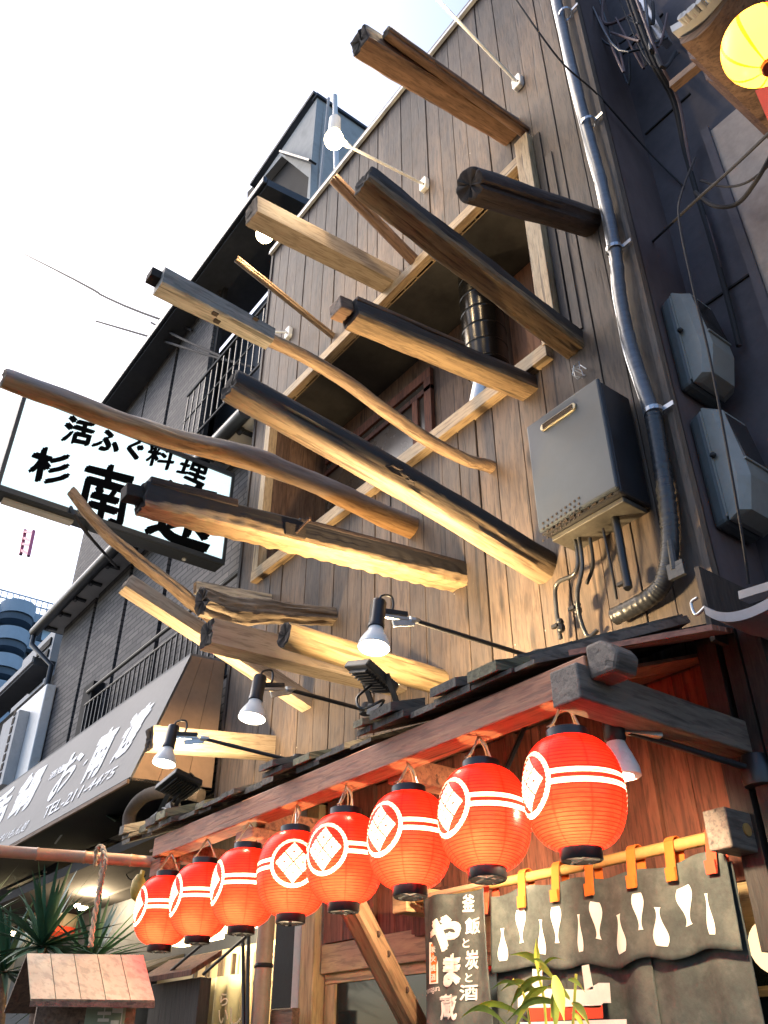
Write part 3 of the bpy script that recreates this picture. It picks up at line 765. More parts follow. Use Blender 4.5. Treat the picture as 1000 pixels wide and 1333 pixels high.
# ================================================================ GLOBE LAMPS ON WHITE RODS
def light_point(name, loc, power, color, radius, parent):
    d = bpy.data.lights.new(name, 'POINT'); d.energy = power; d.color = color; d.shadow_soft_size = radius
    o = bpy.data.objects.new(name, d); col.objects.link(o); place(o, Matrix.Translation(loc), parent)
    return o
WARM = (1, .74, .44)
def globe_lamp(xr, tip, label, bulb=True):
    base = Vector((xr, WY, 7.81))
    t = empty('globe_lamp', base, label, 'lamp', 'globe lamps on white rods')
    mb = MB(); q = [(-.055, -.03), (-.04, -.055), (.04, -.055), (.055, -.03), (.055, .03), (.04, .055), (-.04, .055), (-.055, .03)]
    mb.prism([base + Vector((x * .8, 0, y * 1.3)) for x, y in q], (0, -.045, 0))
    build(mb, 'wall_box', M_white, t, bevel=.008)
    mb = MB()
    for x, y in ((-.02, .03), (.02, -.03), (.0, .0)): mb.lathe([(.008, -.002), (.008, .004)], 8, Matrix.Translation(base + Vector((x, -.046, y))) @ Matrix.Rotation(R(90), 4, 'X'))
    build(mb, 'screw', M_rust, t)
    if tip is None:
        build(MB().tube([base + Vector((0, -.04, 0)), base + Vector((-.09, -.12, .03))], .012, 8), 'rod', M_white, t)
        return
    build(MB().tube([base + Vector((0, -.04, 0)), tip + Vector((0, .12, .02))], .0125, 10), 'rod', M_white, t, smooth=True)
    build(MB().lathe([(.018, 0), (.022, .02), (.018, .05)], 12, frame(tip + Vector((0, .1, .02)), (0, 1, .12)) @ Matrix.Rotation(R(90), 4, 'Y')), 'joint', M_white, t)
    build(MB().box(tip + Vector((-.012, -.02, .05)), tip + Vector((.012, .12, .062))), 'bracket', M_white, t, bevel=.003)
    build(MB().lathe([(.03, .27), (.045, .25), (.05, .1), (.055, .06), (.035, .05)], 20, Matrix.Translation(tip)), 'socket', M_white, t, smooth=True)
    b = build(MB().lathe([(.003, -.10)] + [(.075 * math.sin(a), -.02 - .078 * math.cos(a)) for a in [k * math.pi / 14 for k in range(1, 12)]] + [(.034, .052)], 24, Matrix.Translation(tip)), 'bulb', E_bulb, t, smooth=True)
    light_point('bulb_light', tip + Vector((0, 0, -.125)), 11, WARM, .03, t)
globe_lamp(-2.28, onX(546, -20, -2.28), 'white rod lamp at the very top whose bulb reaches out of the picture')
globe_lamp(-3.39, onY(435, 180, 2.07), 'glowing globe lamp on a white rod above the reddish thin pole')
globe_lamp(-4.49, onY(345, 303, 2.1), 'glowing globe lamp half hidden below the clean squared beam')
globe_lamp(-5.55, None, 'small empty white wall box with a stub, leftmost on the upper planks')

# ================================================================ LEFT BUILDING: thin brick panels, eaves, balcony
lb = empty('brick_building', (-9, 3.2, 0), 'dark townhouse clad in thin brick panels with deep black eaves, left of the plank wall', 'building')
FY = 3.2
LXR = XL - .06
def K(x, y, Y): return onY(x, y, Y)
# structure behind
ULX = K(118, 650, 3.25).x
build(MB().box((K(79, 834, 3.2).x + .05, FY + .3, 0), (LXR, 8, 7.3)), 'core_wall', M_eaved, lb)
build(MB().box((ULX + .1, FY + .5, 7.29), (LXR, 8, 10.6)), 'upper_core_wall', M_eaved, lb)
# lower storey brick panels between dark joints, Z from awning to soffit
gz = 1.6 + 1.91 * 2.9
sz0 = 1.6 + 1.735 * FY
edges = [-22, -14.5, -11.75, -8.97 - .03, -7.55, -6.85, LXR]
px_joint = [K(85, 900, FY).x, K(124, 800, FY).x, K(162, 800, FY).x, K(212, 770, FY).x]
x_l = K(60, 900, FY).x
xs = [px_joint[0] - .9] + px_joint[1:] + [LXR]
xs = [K(79, 834, FY).x, K(122, 800, FY).x, K(161, 800, FY).x, K(213, 780, FY).x, LXR + .1]
for i in range(4):
    build(MB().box((xs[i] + .06, FY, 3.5), (xs[i + 1] - .06, FY + .12, sz0)), 'brick_panel', M_brick, lb)
build(MB().box((xs[0], FY + .06, 3.0), (LXR, FY + .3, sz0)), 'joint_wall', M_interior, lb)
# lower eave: soffit board, brackets, gutter
gx0 = K(47, 818, 2.9).x
sof = MB().box((gx0 + .2, 2.93, sz0 - .02), (LXR, FY + .28, sz0 + .03))
build(sof, 'soffit', M_soffw, lb)
for k in range(11):
    x = gx0 + .35 + k * (LXR - gx0 - .6) / 10
    build(MB().box((x - .025, 2.95, sz0 - .055), (x + .025, 3.12, sz0 - .022)).lathe([(.03, -.04), (.03, .04)], 10, Matrix.Translation((x, 2.98, sz0 - .05)) @ Matrix.Rotation(R(90), 4, 'Y')), 'gutter_bracket', M_gutter, lb)
build(MB().tube([(gx0, 2.89, gz + .0), (LXR, 2.89, gz + .0)], .075, 14), 'gutter', M_gutter, lb, smooth=True)
build(MB().box((gx0 + .05, 2.86, gz + .05), (LXR, FY + .3, gz + .12)), 'lower_roof', M_eaved, lb)
build(MB().tube([(gx0 + .03, 2.89, gz - .02), (gx0 + .04, 2.89, gz - .22), (xs[0] + .05, FY - .06, gz - .62), (xs[0] + .05, FY - .06, 3.6)], .04, 10), 'downpipe', M_gutter, lb, smooth=True)
# balcony rail of the lower storey
rz = 1.6 + 1.245 * 3.05
rx0 = K(112, 912, 3.05).x
build(MB().tube([(rx0, 3.05, rz), (LXR, 3.05, rz)], .022, 8).tube([(rx0, 3.05, rz - .16), (LXR, 3.05, rz - .16)], .014, 8).tube([(rx0, 3.05, rz - 1.0), (LXR, 3.05, rz - 1.0)], .014, 8), 'railing', M_blackm, lb)
bal_m = None
x = rx0 + .05
while x < LXR:
    if bal_m is None:
        bal_m = build(MB().box((x - .008, 3.042, rz - 1.0), (x + .008, 3.058, rz - .16)), 'baluster', M_blackm, lb)
        b0 = x
    else:
        o = bal_m.copy(); col.objects.link(o); place(o, Matrix.Translation(W[bal_m.name].translation + Vector((x - b0, 0, 0))), lb)
    x += .13
build(MB().box((rx0 - .2, 3.06, 3.0), (rx0 + .12, FY, rz + .12)), 'balcony_end', M_interior, lb)
# upper storey
UYY = 3.25
uz1 = 1.6 + 2.895 * UYY; uz0 = 1.6 + 1.95 * FY
us = [K(150, 545, UYY).x, K(189, 530, UYY).x, K(232, 480, UYY).x, K(292, 420, UYY).x]
uj = [ULX, K(189, 520, UYY).x, K(230, 470, UYY).x, K(276, 460, UYY).x]
for i in range(3):
    g = .03 if i == 0 else .09
    build(MB().box((uj[i] + .03, UYY, uz0), (uj[i + 1] - g, UYY + .1, uz1)), 'brick_panel', M_brick, lb)
build(MB().box((ULX, UYY + .04, uz0), (uj[3], UYY + .1, uz1)), 'joint_wall', M_interior, lb)
# open balcony bay of the upper storey with pale light behind glass
build(MB().box((uj[3], UYY + .9, uz0), (LXR, UYY + 1.0, uz1)), 'bay_back_wall', M_eaved, lb)
pg = plain('pale_blue_glass', (.55, .68, .75), .2, 0, .1, 2, 0)
a = K(257, 520, UYY + .5); b_ = K(300, 440, UYY + .5)
for k in range(3):
    xx0 = a.x + (b_.x - a.x) * k / 3; xx1 = a.x + (b_.x - a.x) * (k + 1) / 3 - .05
    build(MB().box((xx0, UYY + .45, uz0 + .3), (xx1, UYY + .48, uz0 + 1.5)), 'glass_screen', pg, lb)
br = MB().tube([(uj[3] - .1, 3.05, uz0 + 1.05), (LXR, 3.05, uz0 + 1.05)], .02, 8).tube([(uj[3] - .1, 3.05, uz0 + .12), (LXR, 3.05, uz0 + .12)], .016, 8).tube([(uj[3] - .1, 3.05, uz0 + .6), (LXR, 3.05, uz0 + .6)], .012, 8)
build(br, 'railing', M_blackm, lb)
x = uj[3] - .05
while x < LXR:
    o = bal_m.copy(); col.objects.link(o); place(o, Matrix.Translation((x, 3.05, uz0 + .58)), lb); x += .16
# upper eave
ez = 1.6 + 3.23 * 2.9
exr = -6.3
build(MB().prism([(ULX - .3, 2.9, ez - .02), (ULX - .3, UYY + .1, uz1 + .0), (ULX - .3, UYY + .6, uz1 + .05), (ULX - .3, UYY + .6, ez + .25), (ULX - .3, 2.9, ez + .1)], (exr - ULX + .3, 0, 0)), 'eave', M_eaved, lb)
build(MB().box((ULX - .3, 2.84, ez + .01), (exr, 2.9 - .003, ez + .14)), 'fascia_gutter', M_gutter, lb, bevel=.02)
# pale rooftop block with a dark opening
TY = 3.6
tw = empty('rooftop_block', (-6.6, TY, 9.5), 'pale grey rooftop block with a dark opening and a white pipe against the sky', 'building')
P_ = [K(x, y, TY) for x, y in ((413, 127), (405, 215), (402, 300), (397, 292), (402, 231), (367, 203), (333, 244))]
build(MB().prism(P_, (0, .12, 0)), 'front_wall', M_towerw, tw)
cr = P_[0]
build(MB().prism([K(x, y, TY + .13) for x, y in ((403, 330), (406, 230), (369, 199), (322, 250), (322, 330))], (0, .1, 0)), 'recess_wall', M_interior, tw)
build(MB().prism([Vector((cr.x, TY + .121, 8.8)), Vector((cr.x, TY + .121, cr.z)), Vector((cr.x, TY + 2.2, cr.z)), Vector((cr.x, TY + 2.2, 8.8))], (-.12, 0, 0)), 'side_wall', M_towerw, tw)
build(MB().box((cr.x - .1, TY - .03, cr.z), (cr.x + .04, TY + 2.3, cr.z + .06)), 'parapet_cap', M_eaved, tw)
q0 = K(413, 124, TY); q1 = K(330, 244, TY)
build(MB().bar(q0 + Vector((0, -.02, .03)), q1 + Vector((0, -.02, .03)), .1, .07), 'eave_edge', M_eaved, tw)
build(MB().bar(K(368, 199, TY - .06), K(407, 211, TY - .06), .12, .03), 'flashing', M_gutter, tw)
build(MB().tube([K(436, 125, 3.5), K(438, 222, 3.5)], [.035, .035], 12), 'vent_pipe', M_white, tw, smooth=True)
build(MB().tube([K(428, 128, 3.45), K(416, 254, 3.45)], .02, 8), 'cable_pipe', M_soffw, tw)

# ================================================================ LIT SIGN BOX
XS = -6.6
sg = empty('sign_box', (XS, 2, 5.5), 'large backlit white sign box with black brush lettering, projecting from the brick townhouse', 'sign')
sy0, sy1 = .925, 3.06
sz_b, sz_t = 5.63, 6.70
build(MB().box((XS - .19, sy0, sz_b), (XS - .012, sy1, sz_t)), 'casing', M_signb, sg, bevel=.01)
build(MB().box((XS - .011, sy0 + .035, sz_b + .05), (XS - .006, sy1 - .03, sz_t - .05)), 'face', E_sign, sg)
for (y0, y1, z0, z1) in ((sy0, sy1, sz_b, sz_b + .05), (sy0, sy1, sz_t - .05, sz_t), (sy0, sy0 + .035, sz_b + .05, sz_t - .05), (sy1 - .03, sy1, sz_b + .05, sz_t - .05)):
    build(MB().box((XS - .011, y0, z0), (XS + .012, y1, z1)), 'frame_strip', M_signb, sg)
for y in (1.35, 2.7):
    build(MB().lathe([(.02, -.012), (.02, 0)], 12, Matrix.Translation((XS - .12, y, sz_b))), 'drain_plug', M_white, sg)
build(MB().box((XS - .17, sy0 + .1, sz_b - .02), (XS - .08, sy0 + .7, sz_b - .001)), 'lamp_cover', M_soffw, sg)
def sgn(s, p, name='lettering', bold=.03, wob=.02):
    mx_ = sum(a for a, b in p) / 4; my_ = sum(b for a, b in p) / 4
    q = [onX(mx_ + (x - mx_) * 1.12, my_ + (y - my_) * 1.12, XS) for x, y in p]
    text_on(s, q, name, M_ink, sg, (1, 0, 0), .004 - .006 + .0, bold, wob=wob)
chars = [('活', ((80, 573), (117, 580), (124, 553), (90, 540))), ('ふ', ((120, 582), (152, 590), (158, 566), (127, 556))), ('ぐ', ((163, 594), (184, 600), (188, 576), (170, 570))),
         ('料', ((190, 603), (222, 612), (230, 584), (197, 577))), ('理', ((230, 616), (264, 632), (273, 602), (240, 594))),
         ('杉', ((37, 622), (86, 634), (93, 595), (46, 580))), ('南', ((100, 665), (160, 688), (172, 616), (116, 602))), ('遠', ((192, 692), (268, 718), (285, 640), (215, 622)))]
for s, p in chars: sgn(s, p, bold=.058 if s in '活ふぐ杉' else .034, wob=.03)
# crane far away
cp = K(38, 690, 60); 
crn = empty('tower_crane', K(36, 725, 60), 'tiny pink lattice crane mast far away under the sign box', 'crane')
a1, a2 = K(33, 690, 60), K(27, 722, 60); b1, b2 = K(44, 691, 60), K(37, 724, 60)
build(MB().bar(a1, a2, 1.2, 1.2), 'mast_leg', M_pink, crn)
build(MB().bar(b1, b2, 1.2, 1.2), 'mast_leg', M_pink, crn)
mb = MB()
for k in range(4):
    t = (k + .3) / 4
    mb.bar(a1.lerp(a2, t), b1.lerp(b2, t + (.1 if k % 2 else 0)), .9, .9)
build(mb, 'lattice', M_pink, crn)

# ================================================================ AWNING
XA = -6.3
aw = empty('awning', (XA, 2.7, 4), 'grey box awning with white lettering and phone number, orange lit on its right end', 'awning')
AT = onX(248, 853, XA); AB = onX(168, 1015, XA)
ATb = Vector((XA, 3.04, AT.z + .02)); ABb = Vector((XA, 3.04, AB.z + .03))
XAL = -22
build(MB().prism([AT, AB, AB + Vector((0, .02, 0)), AT + Vector((0, .02, 0))], (XAL - XA, 0, 0)), 'front_sheet', M_awn, aw)
ys = [0, .33, .68, 1]
for k in range(3):
    f0, f1 = ys[k] + .004, ys[k + 1] - .004
    t0, t1_ = AT.lerp(ATb, f0), AT.lerp(ATb, f1); b0_, b1_ = AB.lerp(ABb, f0), AB.lerp(ABb, f1)
    build(MB().prism([t0, t1_, b1_, b0_], (-.012, 0, 0)), 'side_panel', M_awns, aw)
build(MB().prism([AT, ATb, ATb + Vector((0, 0, .02)), AT + Vector((0, 0, .02))], (XAL - XA, 0, 0)), 'top_sheet', M_awn, aw)
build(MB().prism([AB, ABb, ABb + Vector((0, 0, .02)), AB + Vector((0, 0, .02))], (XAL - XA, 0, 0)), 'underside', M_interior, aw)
build(MB().bar(AB + Vector((0, -.004, -.012)), AB + Vector((XAL - XA, -.004, -.012)), .02, .03), 'hem', M_brown, aw)
adir = (AB - AT)
anrm = Vector((0, -(AT.z - AB.z), -(AT.y - AB.y) * -1)).normalized()
anrm = Vector((0, adir.z, -adir.y)).normalized()
if anrm.y > 0: anrm = -anrm
def awp(x, y):   # pixel -> point on the sloping sheet
    d = ray(x, y); t = (AT - CAM).dot(anrm) / d.dot(anrm)
    return CAM + d * t
def awt(s, p, bold=.02, nm='lettering'):
    text_on(s, [awp(x, y) for x, y in p], nm, M_lead, aw, anrm, .006, bold, wob=.012)
awt('南', ((104, 1022), (128, 1008), (160, 940), (134, 955)), .05)
awt('遠', ((142, 997), (166, 978), (208, 908), (176, 928)), .05)
awt('・', ((108, 998), (112, 995), (116, 988), (112, 991)), .06)
awt('お', ((58, 1050), (92, 1015), (118, 970), (88, 985)), .03)
awt('酒処', ((63, 1017), (82, 1005), (87, 993), (68, 1006)), .02)
awt('鍋', ((8, 1070), (36, 1052), (66, 992), (34, 1012)), .05)
awt('活', ((-24, 1085), (4, 1070), (22, 1022), (-6, 1040)), .05)
awt('TEL-211-4475', ((54, 1068), (146, 1012), (156, 996), (62, 1050)), .012)
awt('うまいもん処', ((-14, 1105), (32, 1082), (42, 1066), (-2, 1090)), .012)

# ================================================================ WHITE WALL UNIT, FAR BLOCK
ac = empty('air_conditioner', K(30, 960, 2.9), 'white air conditioner cabinet hung on the brick wall at the left edge', 'air conditioner')
ap = [K(x, y, 2.85) for x, y in ((2, 1035), (14, 1020), (44, 880), (64, 886), (36, 1008))]
x0 = K(2, 1000, 3.05).x; x1 = K(61, 892, 3.05).x
za = K(61, 890, 3.05).z; zb_ = K(14, 1025, 3.0).z
build(MB().box((x0, 3.05, zb_), (x1, 3.19, za)), 'cabinet', M_white, ac, bevel=.015)
build(MB().box((x0 + .1, 2.9, zb_ + .05), (x1 - .55, 3.048, za - .25)), 'front_grille', M_soffw, ac, bevel=.006)
for k in range(8):
    zz = zb_ + .15 + (za - zb_ - .3) * k / 8
    build(MB().box((x1 - .80, 2.89, zz), (x1 - .70, 2.899, zz + (za - zb_ - .3) / 11)), 'vent_slot', M_rot, ac)
# neighbour's lower eave left of the brick wall
ne = empty('small_eave', K(40, 860, 3.2), 'narrow grey roof edge behind the air conditioner, left of the brick panels', 'roof')
e0 = K(10, 905, 3.0); e1 = K(75, 836, 3.0)
build(MB().box((-21, 2.98, e1.z), (xs[0] - .37, 3.3, e1.z + .12)), 'roof_edge', M_eaved, ne)
build(MB().box((-21, 2.95, e1.z + .04), (xs[0] - .37, 2.978, e1.z + .13)), 'fascia', M_soffw, ne)
build(MB().box((-21, 3.35, 3), (xs[0] - .37, 3.5, e1.z - .02)), 'dark_wall', M_eaved, ne)
# vent box on that roof
vb0 = K(28, 880, 3.4); vb1 = K(62, 842, 3.4)
v_ = empty('rooftop_unit', vb0, 'small louvred rooftop unit above the narrow roof edge', 'vent')
zc = e1.z + .12
build(MB().box((vb0.x - .6, 3.5, zc - .1), (vb1.x - .1, 4.1, zc + 1.1)), 'casing', M_soffw, v_)
for k in range(4):
    build(MB().box((vb1.x - .9, 3.47, zc + .15 + k * .22), (vb1.x - .2, 3.498, zc + .28 + k * .22)), 'louvre', M_interior, v_)
# far pale apartment block with curved balconies, closing the view down the street
fb = empty('apartment_block', onX(30, 900, -110), 'far pale blue apartment block with curved balconies at the lower left', 'building')
FX = -110.0
def FB(x, y, d=0): return onX(x, y, FX + d)
fl = [FB(35, yy).z for yy in (802, 838, 874, 910, 946, 982, 1018)]
yA, yB_ = FB(-60, 800).y, FB(120, 800).y
yc = FB(10, 830).y; ry = abs(FB(34, 830).y - yc)
build(MB().box((FX - 12, yA, 0), (FX, yB_, fl[0])), 'main_wall', M_blueb, fb)
for k, z in enumerate(fl):
    build(MB().box((FX + .01, yA, z - 1.25), (FX + 1.6, yB_, z)), 'balcony_band', M_blueb, fb)
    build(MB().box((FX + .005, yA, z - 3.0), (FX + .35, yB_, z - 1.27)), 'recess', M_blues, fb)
    if k < 5:
        pts = [Vector((FX + 1.61 + 2.6 * math.sin(math.pi * j / 14), yc - ry * math.cos(math.pi * j / 14), z - 1.5)) for j in range(15)]
        build(MB().prism(pts, (0, 0, 1.7)), 'balcony', M_blueb, fb, smooth=True)
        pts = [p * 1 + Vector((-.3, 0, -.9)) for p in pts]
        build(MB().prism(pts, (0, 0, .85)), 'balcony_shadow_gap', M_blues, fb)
for k, px in enumerate((44, 56, 70)):
    for z in fl[:5]:
        y = FB(px, 840).y
        build(MB().box((FX + .36, y - .6, z - 2.9), (FX + .42, y + .6, z - 1.4)), 'window', pg if k % 2 else M_glassd, fb)
# roof railing
mb = MB(); zr = fl[0]
for z in (2.0, 1.0): mb.tube([(FX + 1.4, yA, zr + z), (FX + 1.4, yB_, zr + z)], .11, 5)
y = yA
while y < yB_:
    mb.tube([(FX + 1.4, y, zr - .2), (FX + 1.4, y, zr + 2.0)], .08, 4); y += .75
build(mb, 'roof_railing', M_blueb, fb)
build(MB().box((FX - 8, FB(16, 790).y, zr), (FX - 1, FB(44, 790).y, zr + 2.6)), 'stair_head', M_blueb, fb)

# ================================================================ WATER HEATER
hx0, hx1 = -2.38, -1.93
hz0, hz1 = 1.6 + .79 * 2.76, 1.6 + 1.03 * 2.76
wh = empty('water_heater', (-2.15, 3, hz0), 'dark grey gas water heater box mounted on the planks', 'water heater')
hx0 = onY(690, 558, 2.76).x; hx1 = onY(783, 505, 2.76).x
hp = .0
build(MB().box((hx0, 2.76, hz0), (hx1, 2.985, hz1)), 'casing', M_heaters, wh, bevel=.012)
build(MB().box((hx0 - .004, 2.735, hz0 + .012), (hx1 + .004, 2.762, hz1 + .006)), 'front_cover', M_heater, wh, bevel=.01)
build(MB().box((hx0 + .02, 2.80, hz0 - .028), (hx1 - .02, 2.97, hz0 - .001)), 'bottom_plate', plain('heater_bottom_metal', (.14, .13, .11), .5, .7, .4, 9, .1), wh, bevel=.004)
vx0 = onY(704, 558, 2.73).x; vx1 = onY(750, 527, 2.73).x; vz = onY(727, 543, 2.73).z
mb = MB()
pr = [(vx0 + .022 + .022 * math.cos(a), 2.736, vz + .022 * math.sin(a)) for a in [math.pi / 2 + k * math.pi / 6 for k in range(7)]] + [(vx1 - .022 + .022 * math.cos(a), 2.736, vz + .022 * math.sin(a)) for a in [-math.pi / 2 + k * math.pi / 6 for k in range(7)]]
build(mb.prism(pr, (0, -.012, 0)), 'exhaust_rim', plain('brassy_exhaust_rim', (.35, .30, .2), .4, .7, .2, 8, 0), wh, bevel=.003)
for k in (-1, 0, 1):
    build(MB().box((vx0 + .02, 2.72, vz + k * .011 - .0035), (vx1 - .02, 2.7238, vz + k * .011 + .0035)), 'exhaust_slot', M_rot, wh)
mb = MB()
for i in range(9):
    for j in range(4):
        p = onY(707 + i * 5.8, 681 - i * 4.1 + j * 7.5, 2.733)
        mb.lathe([(.0062, -.001), (.0062, .003)], 10, Matrix.Translation((p.x, 2.7345, p.z)) @ Matrix.Rotation(R(90), 4, 'X'))
build(mb, 'intake_holes', M_rot, wh)
mb = MB()
for k in range(9): mb.box((hx0 + .05 + k * .045, 2.755, hz0 + .003), (hx0 + .075 + k * .045, 2.762, hz0 + .012))
build(mb, 'drip_slots', M_rot, wh)
def pipe(pts, r, nm, mat, parent, n=10): return build(MB().tube(pts, r, n), nm, mat, parent, smooth=True)
def smooth_path(pts, k=6):
    pts = [Vector(p) for p in pts]; out = []
    for i in range(len(pts) - 1):
        p0 = pts[max(i - 1, 0)]; p1 = pts[i]; p2 = pts[i + 1]; p3 = pts[min(i + 2, len(pts) - 1)]
        for j in range(k):
            t = j / k
            out.append(.5 * ((2 * p1) + (p2 - p0) * t + (2 * p0 - 5 * p1 + 4 * p2 - p3) * t * t + (3 * p1 - p0 - 3 * p2 + p3) * t ** 3))
    out.append(pts[-1]); return out
hy = 2.88
M_flex = plain('corrugated_hose', (.09, .09, .09), .35, .7, .3, 20, .5)
pipe(smooth_path([onY(745, 690, hy), onY(752, 722, hy), onY(748, 747, hy), onY(725, 760, hy + .03), onY(724, 790, hy + .05), onY(730, 832, hy + .07)]), .011, 'hose', M_flex, wh)
pipe(smooth_path([onY(752, 690, hy), onY(758, 735, hy), onY(752, 770, hy), onY(754, 800, hy + .03), onY(765, 828, hy + .06), onY(778, 820, hy + .08)]), .011, 'hose', M_flex, wh)
pipe(smooth_path([onY(785, 688, hy), onY(797, 745, hy + .02), onY(803, 780, hy + .05)]), .007, 'gas_pipe', M_blackp, wh)
pipe(smooth_path([onY(800, 672, hy), onY(806, 700, hy), onY(812, 735, hy), onY(818, 765, hy)]), .02, 'lagged_pipe', M_blackp, wh)
pipe(smooth_path([onY(768, 700, hy), onY(772, 735, hy + .03), onY(764, 760, hy + .05)]), .009, 'cable', M_blackp, wh)
for p in ((730, 815), (752, 792), (816, 760)):
    c = onY(p[0], p[1], hy + .04)
    build(MB().lathe([(.014, -.03), (.02, -.02), (.02, 0), (.015, .01), (.019, .02), (.014, .035)], 10, Matrix.Translation(c)).box(c + Vector((-.035, -.03, -.008)), c + Vector((.0, -.01, .008))), 'valve', M_blackm, wh)

# ================================================================ LAGGED PIPE RUN WITH STRAPS
ppx = [(722, -14), (738, 60), (762, 160), (782, 235), (800, 322), (808, 390), (822, 455), (850, 540), (862, 610), (872, 690), (868, 745), (850, 775), (800, 803)]
pr_ = empty('lagged_pipe', onY(850, 540, 2.93), 'shiny wrapped pipe running up the right edge of the plank wall', 'pipe')
yp = 2.94
P1 = smooth_path([onY(x, y, yp) for x, y in ppx[:8]], 8); P2 = smooth_path([onY(x, y, yp) for x, y in ppx[7:]], 8)
def rip(pts, r):
    return [r * (1 + .10 * noise.noise(Vector((i * .9, 0, 0))) + .04 * math.sin(i * 2.2)) for i in range(len(pts))]
build(MB().tube(P1, rip(P1, .036), 16), 'silver_lagging', M_tape, pr_, smooth=True, angle=80)
P2 = smooth_path(P2, 3)
build(MB().tube(P2, rip(P2, .040), 16), 'black_lagging', M_tapeb, pr_, smooth=True, angle=80)
P3 = [p + Vector((-.035, .0, 0)) for p in P1]
build(MB().tube(P3, [.010 * (1 + .2 * math.sin(i * .7)) for i in range(len(P3))], 8), 'side_cable', M_steel, pr_, smooth=True)
for (x, y) in ((736, 18), (766, 160), (800, 325), (851, 536)):
    c = onY(x, y, yp)
    mb = MB(); ring = [c + Vector((.046 * math.cos(a), .046 * math.sin(a), 0)) for a in [2 * math.pi * k / 14 for k in range(15)]]
    for i in range(14):
        a, b_ = ring[i], ring[i + 1]
        mb.add([a + Vector((0, 0, -.012)), b_ + Vector((0, 0, -.012)), b_ + Vector((0, 0, .012)), a + Vector((0, 0, .012))], [(0, 1, 2, 3)])
    mb.box(c + Vector((.04, .015, -.012)), c + Vector((.10, .022, .012)))
    build(mb, 'strap', M_steel, pr_, sol=.003)
c = onY(878, 742, yp - .03)
build(MB().box(c + Vector((-.03, -.01, -.04)), c + Vector((.05, .01, .03))).tube([c, c + Vector((.01, 0, .14))], .016, 8), 'tape_wrap', M_tapeb, pr_)

# ================================================================ SIDE WALL, METER BOXES, RIGHT NEIGHBOUR
sw = empty('side_wall', (XR, 3.2, 0), 'dark purple brown side wall carrying the two meter boxes', 'wall')
build(MB().box((XR - .1, WY + .031, 2.2), (XR, 3.495, 9.4)), 'wall_face', M_purple, sw)
def meter(top, bot, label, extra):
    zt_ = onX(top[0], top[1], XR).z; zb_ = onX(bot[0], bot[1], XR).z
    y0 = 3.15
    t = empty('meter_box', (XR, y0, zb_), label, 'meter box', 'electricity meter boxes')
    w_ = .27; d0, d1, d2 = .075, .21, .155
    def Q(x, y, z): return Vector((XR + x, y0 + y, z))
    h = zt_ - zb_
    # base tray
    build(MB().hexa([Q(.002, 0, zb_), Q(d0, .0, zb_ + .01), Q(d0, w_, zb_ + .01), Q(.002, w_, zb_), Q(.002, 0, zt_ - .03), Q(d0, .0, zt_), Q(d0, w_, zt_), Q(.002, w_, zt_ - .03)]), 'base_tray', M_meterb, t, bevel=.02)
    # cover: bulging hood, deepest a third of the way up, faceted
    rows = [(-.0, .10, .0), (.04, .17, .0), (.30, d1, .0), (.42, d1 - .005, 0), (.93, .165, .0), (1.0, .11, .0)]
    mb = MB(); vs = []
    for f, d, _ in rows:
        z = zb_ + .012 + f * (h - .01)
        vs += [Q(d0 + .004, .004, z), Q(d * .80, .004, z), Q(d, .045, z), Q(d, w_ - .045, z), Q(d * .80, w_ - .004, z), Q(d0 + .004, w_ - .004, z)]
    n = len(rows); fs = [(i * 6 + j, i * 6 + (j + 1) % 6, (i + 1) * 6 + (j + 1) % 6, (i + 1) * 6 + j) for i in range(n - 1) for j in range(6)] + [tuple(range(6))[::-1], tuple((n - 1) * 6 + j for j in range(6))]
    build(mb.add(vs, fs), 'cover', M_meter, t, bevel=.008)
    build(MB().box(Q(d0 - .002, -.006, zb_ + .03), Q(d0 + .006, .002, zt_ - .02)), 'seam', M_meter, t)
    za, zb2 = zb_ + .47 * h, zb_ + .90 * h
    def Dp(z):
        f = (z - zb_) / h; return d1 + .002 - (f - .42) / (.93 - .42) * (d1 - .165)
    build(MB().hexa([Q(Dp(za) - .01, .05, za), Q(Dp(za) + .002, .05, za), Q(Dp(za) + .002, w_ - .05, za), Q(Dp(za) - .01, w_ - .05, za), Q(Dp(zb2) - .01, .05, zb2), Q(Dp(zb2) + .002, .05, zb2), Q(Dp(zb2) + .002, w_ - .05, zb2), Q(Dp(zb2) - .01, w_ - .05, zb2)]), 'window', M_mwin, t)
    build(MB().hexa([Q(Dp(za) - .01, .04, za - .012), Q(Dp(za) + .006, .04, za - .012), Q(Dp(za) + .006, w_ - .04, za - .012), Q(Dp(za) - .01, w_ - .04, za - .012), Q(Dp(za) - .01, .04, za - .002), Q(Dp(za) + .006, .04, za - .002), Q(Dp(za) + .006, w_ - .04, za - .002), Q(Dp(za) - .01, w_ - .04, za - .002)]), 'window_lip', M_meter, t)
    build(MB().lathe([(.008, 0), (.014, .004), (.014, .018), (.008, .024)], 10, Matrix.Translation(Q(d0 + .015, -.002, zb_ + .55 * h)) @ Matrix.Rotation(R(90), 4, 'X')), 'latch', M_blackp, t)
meter((862, 398), (888, 512), 'upper grey plastic meter box beside the wrapped pipe', 0)
meter((897, 545), (928, 688), 'lower grey plastic meter box beside the wrapped pipe', 1)

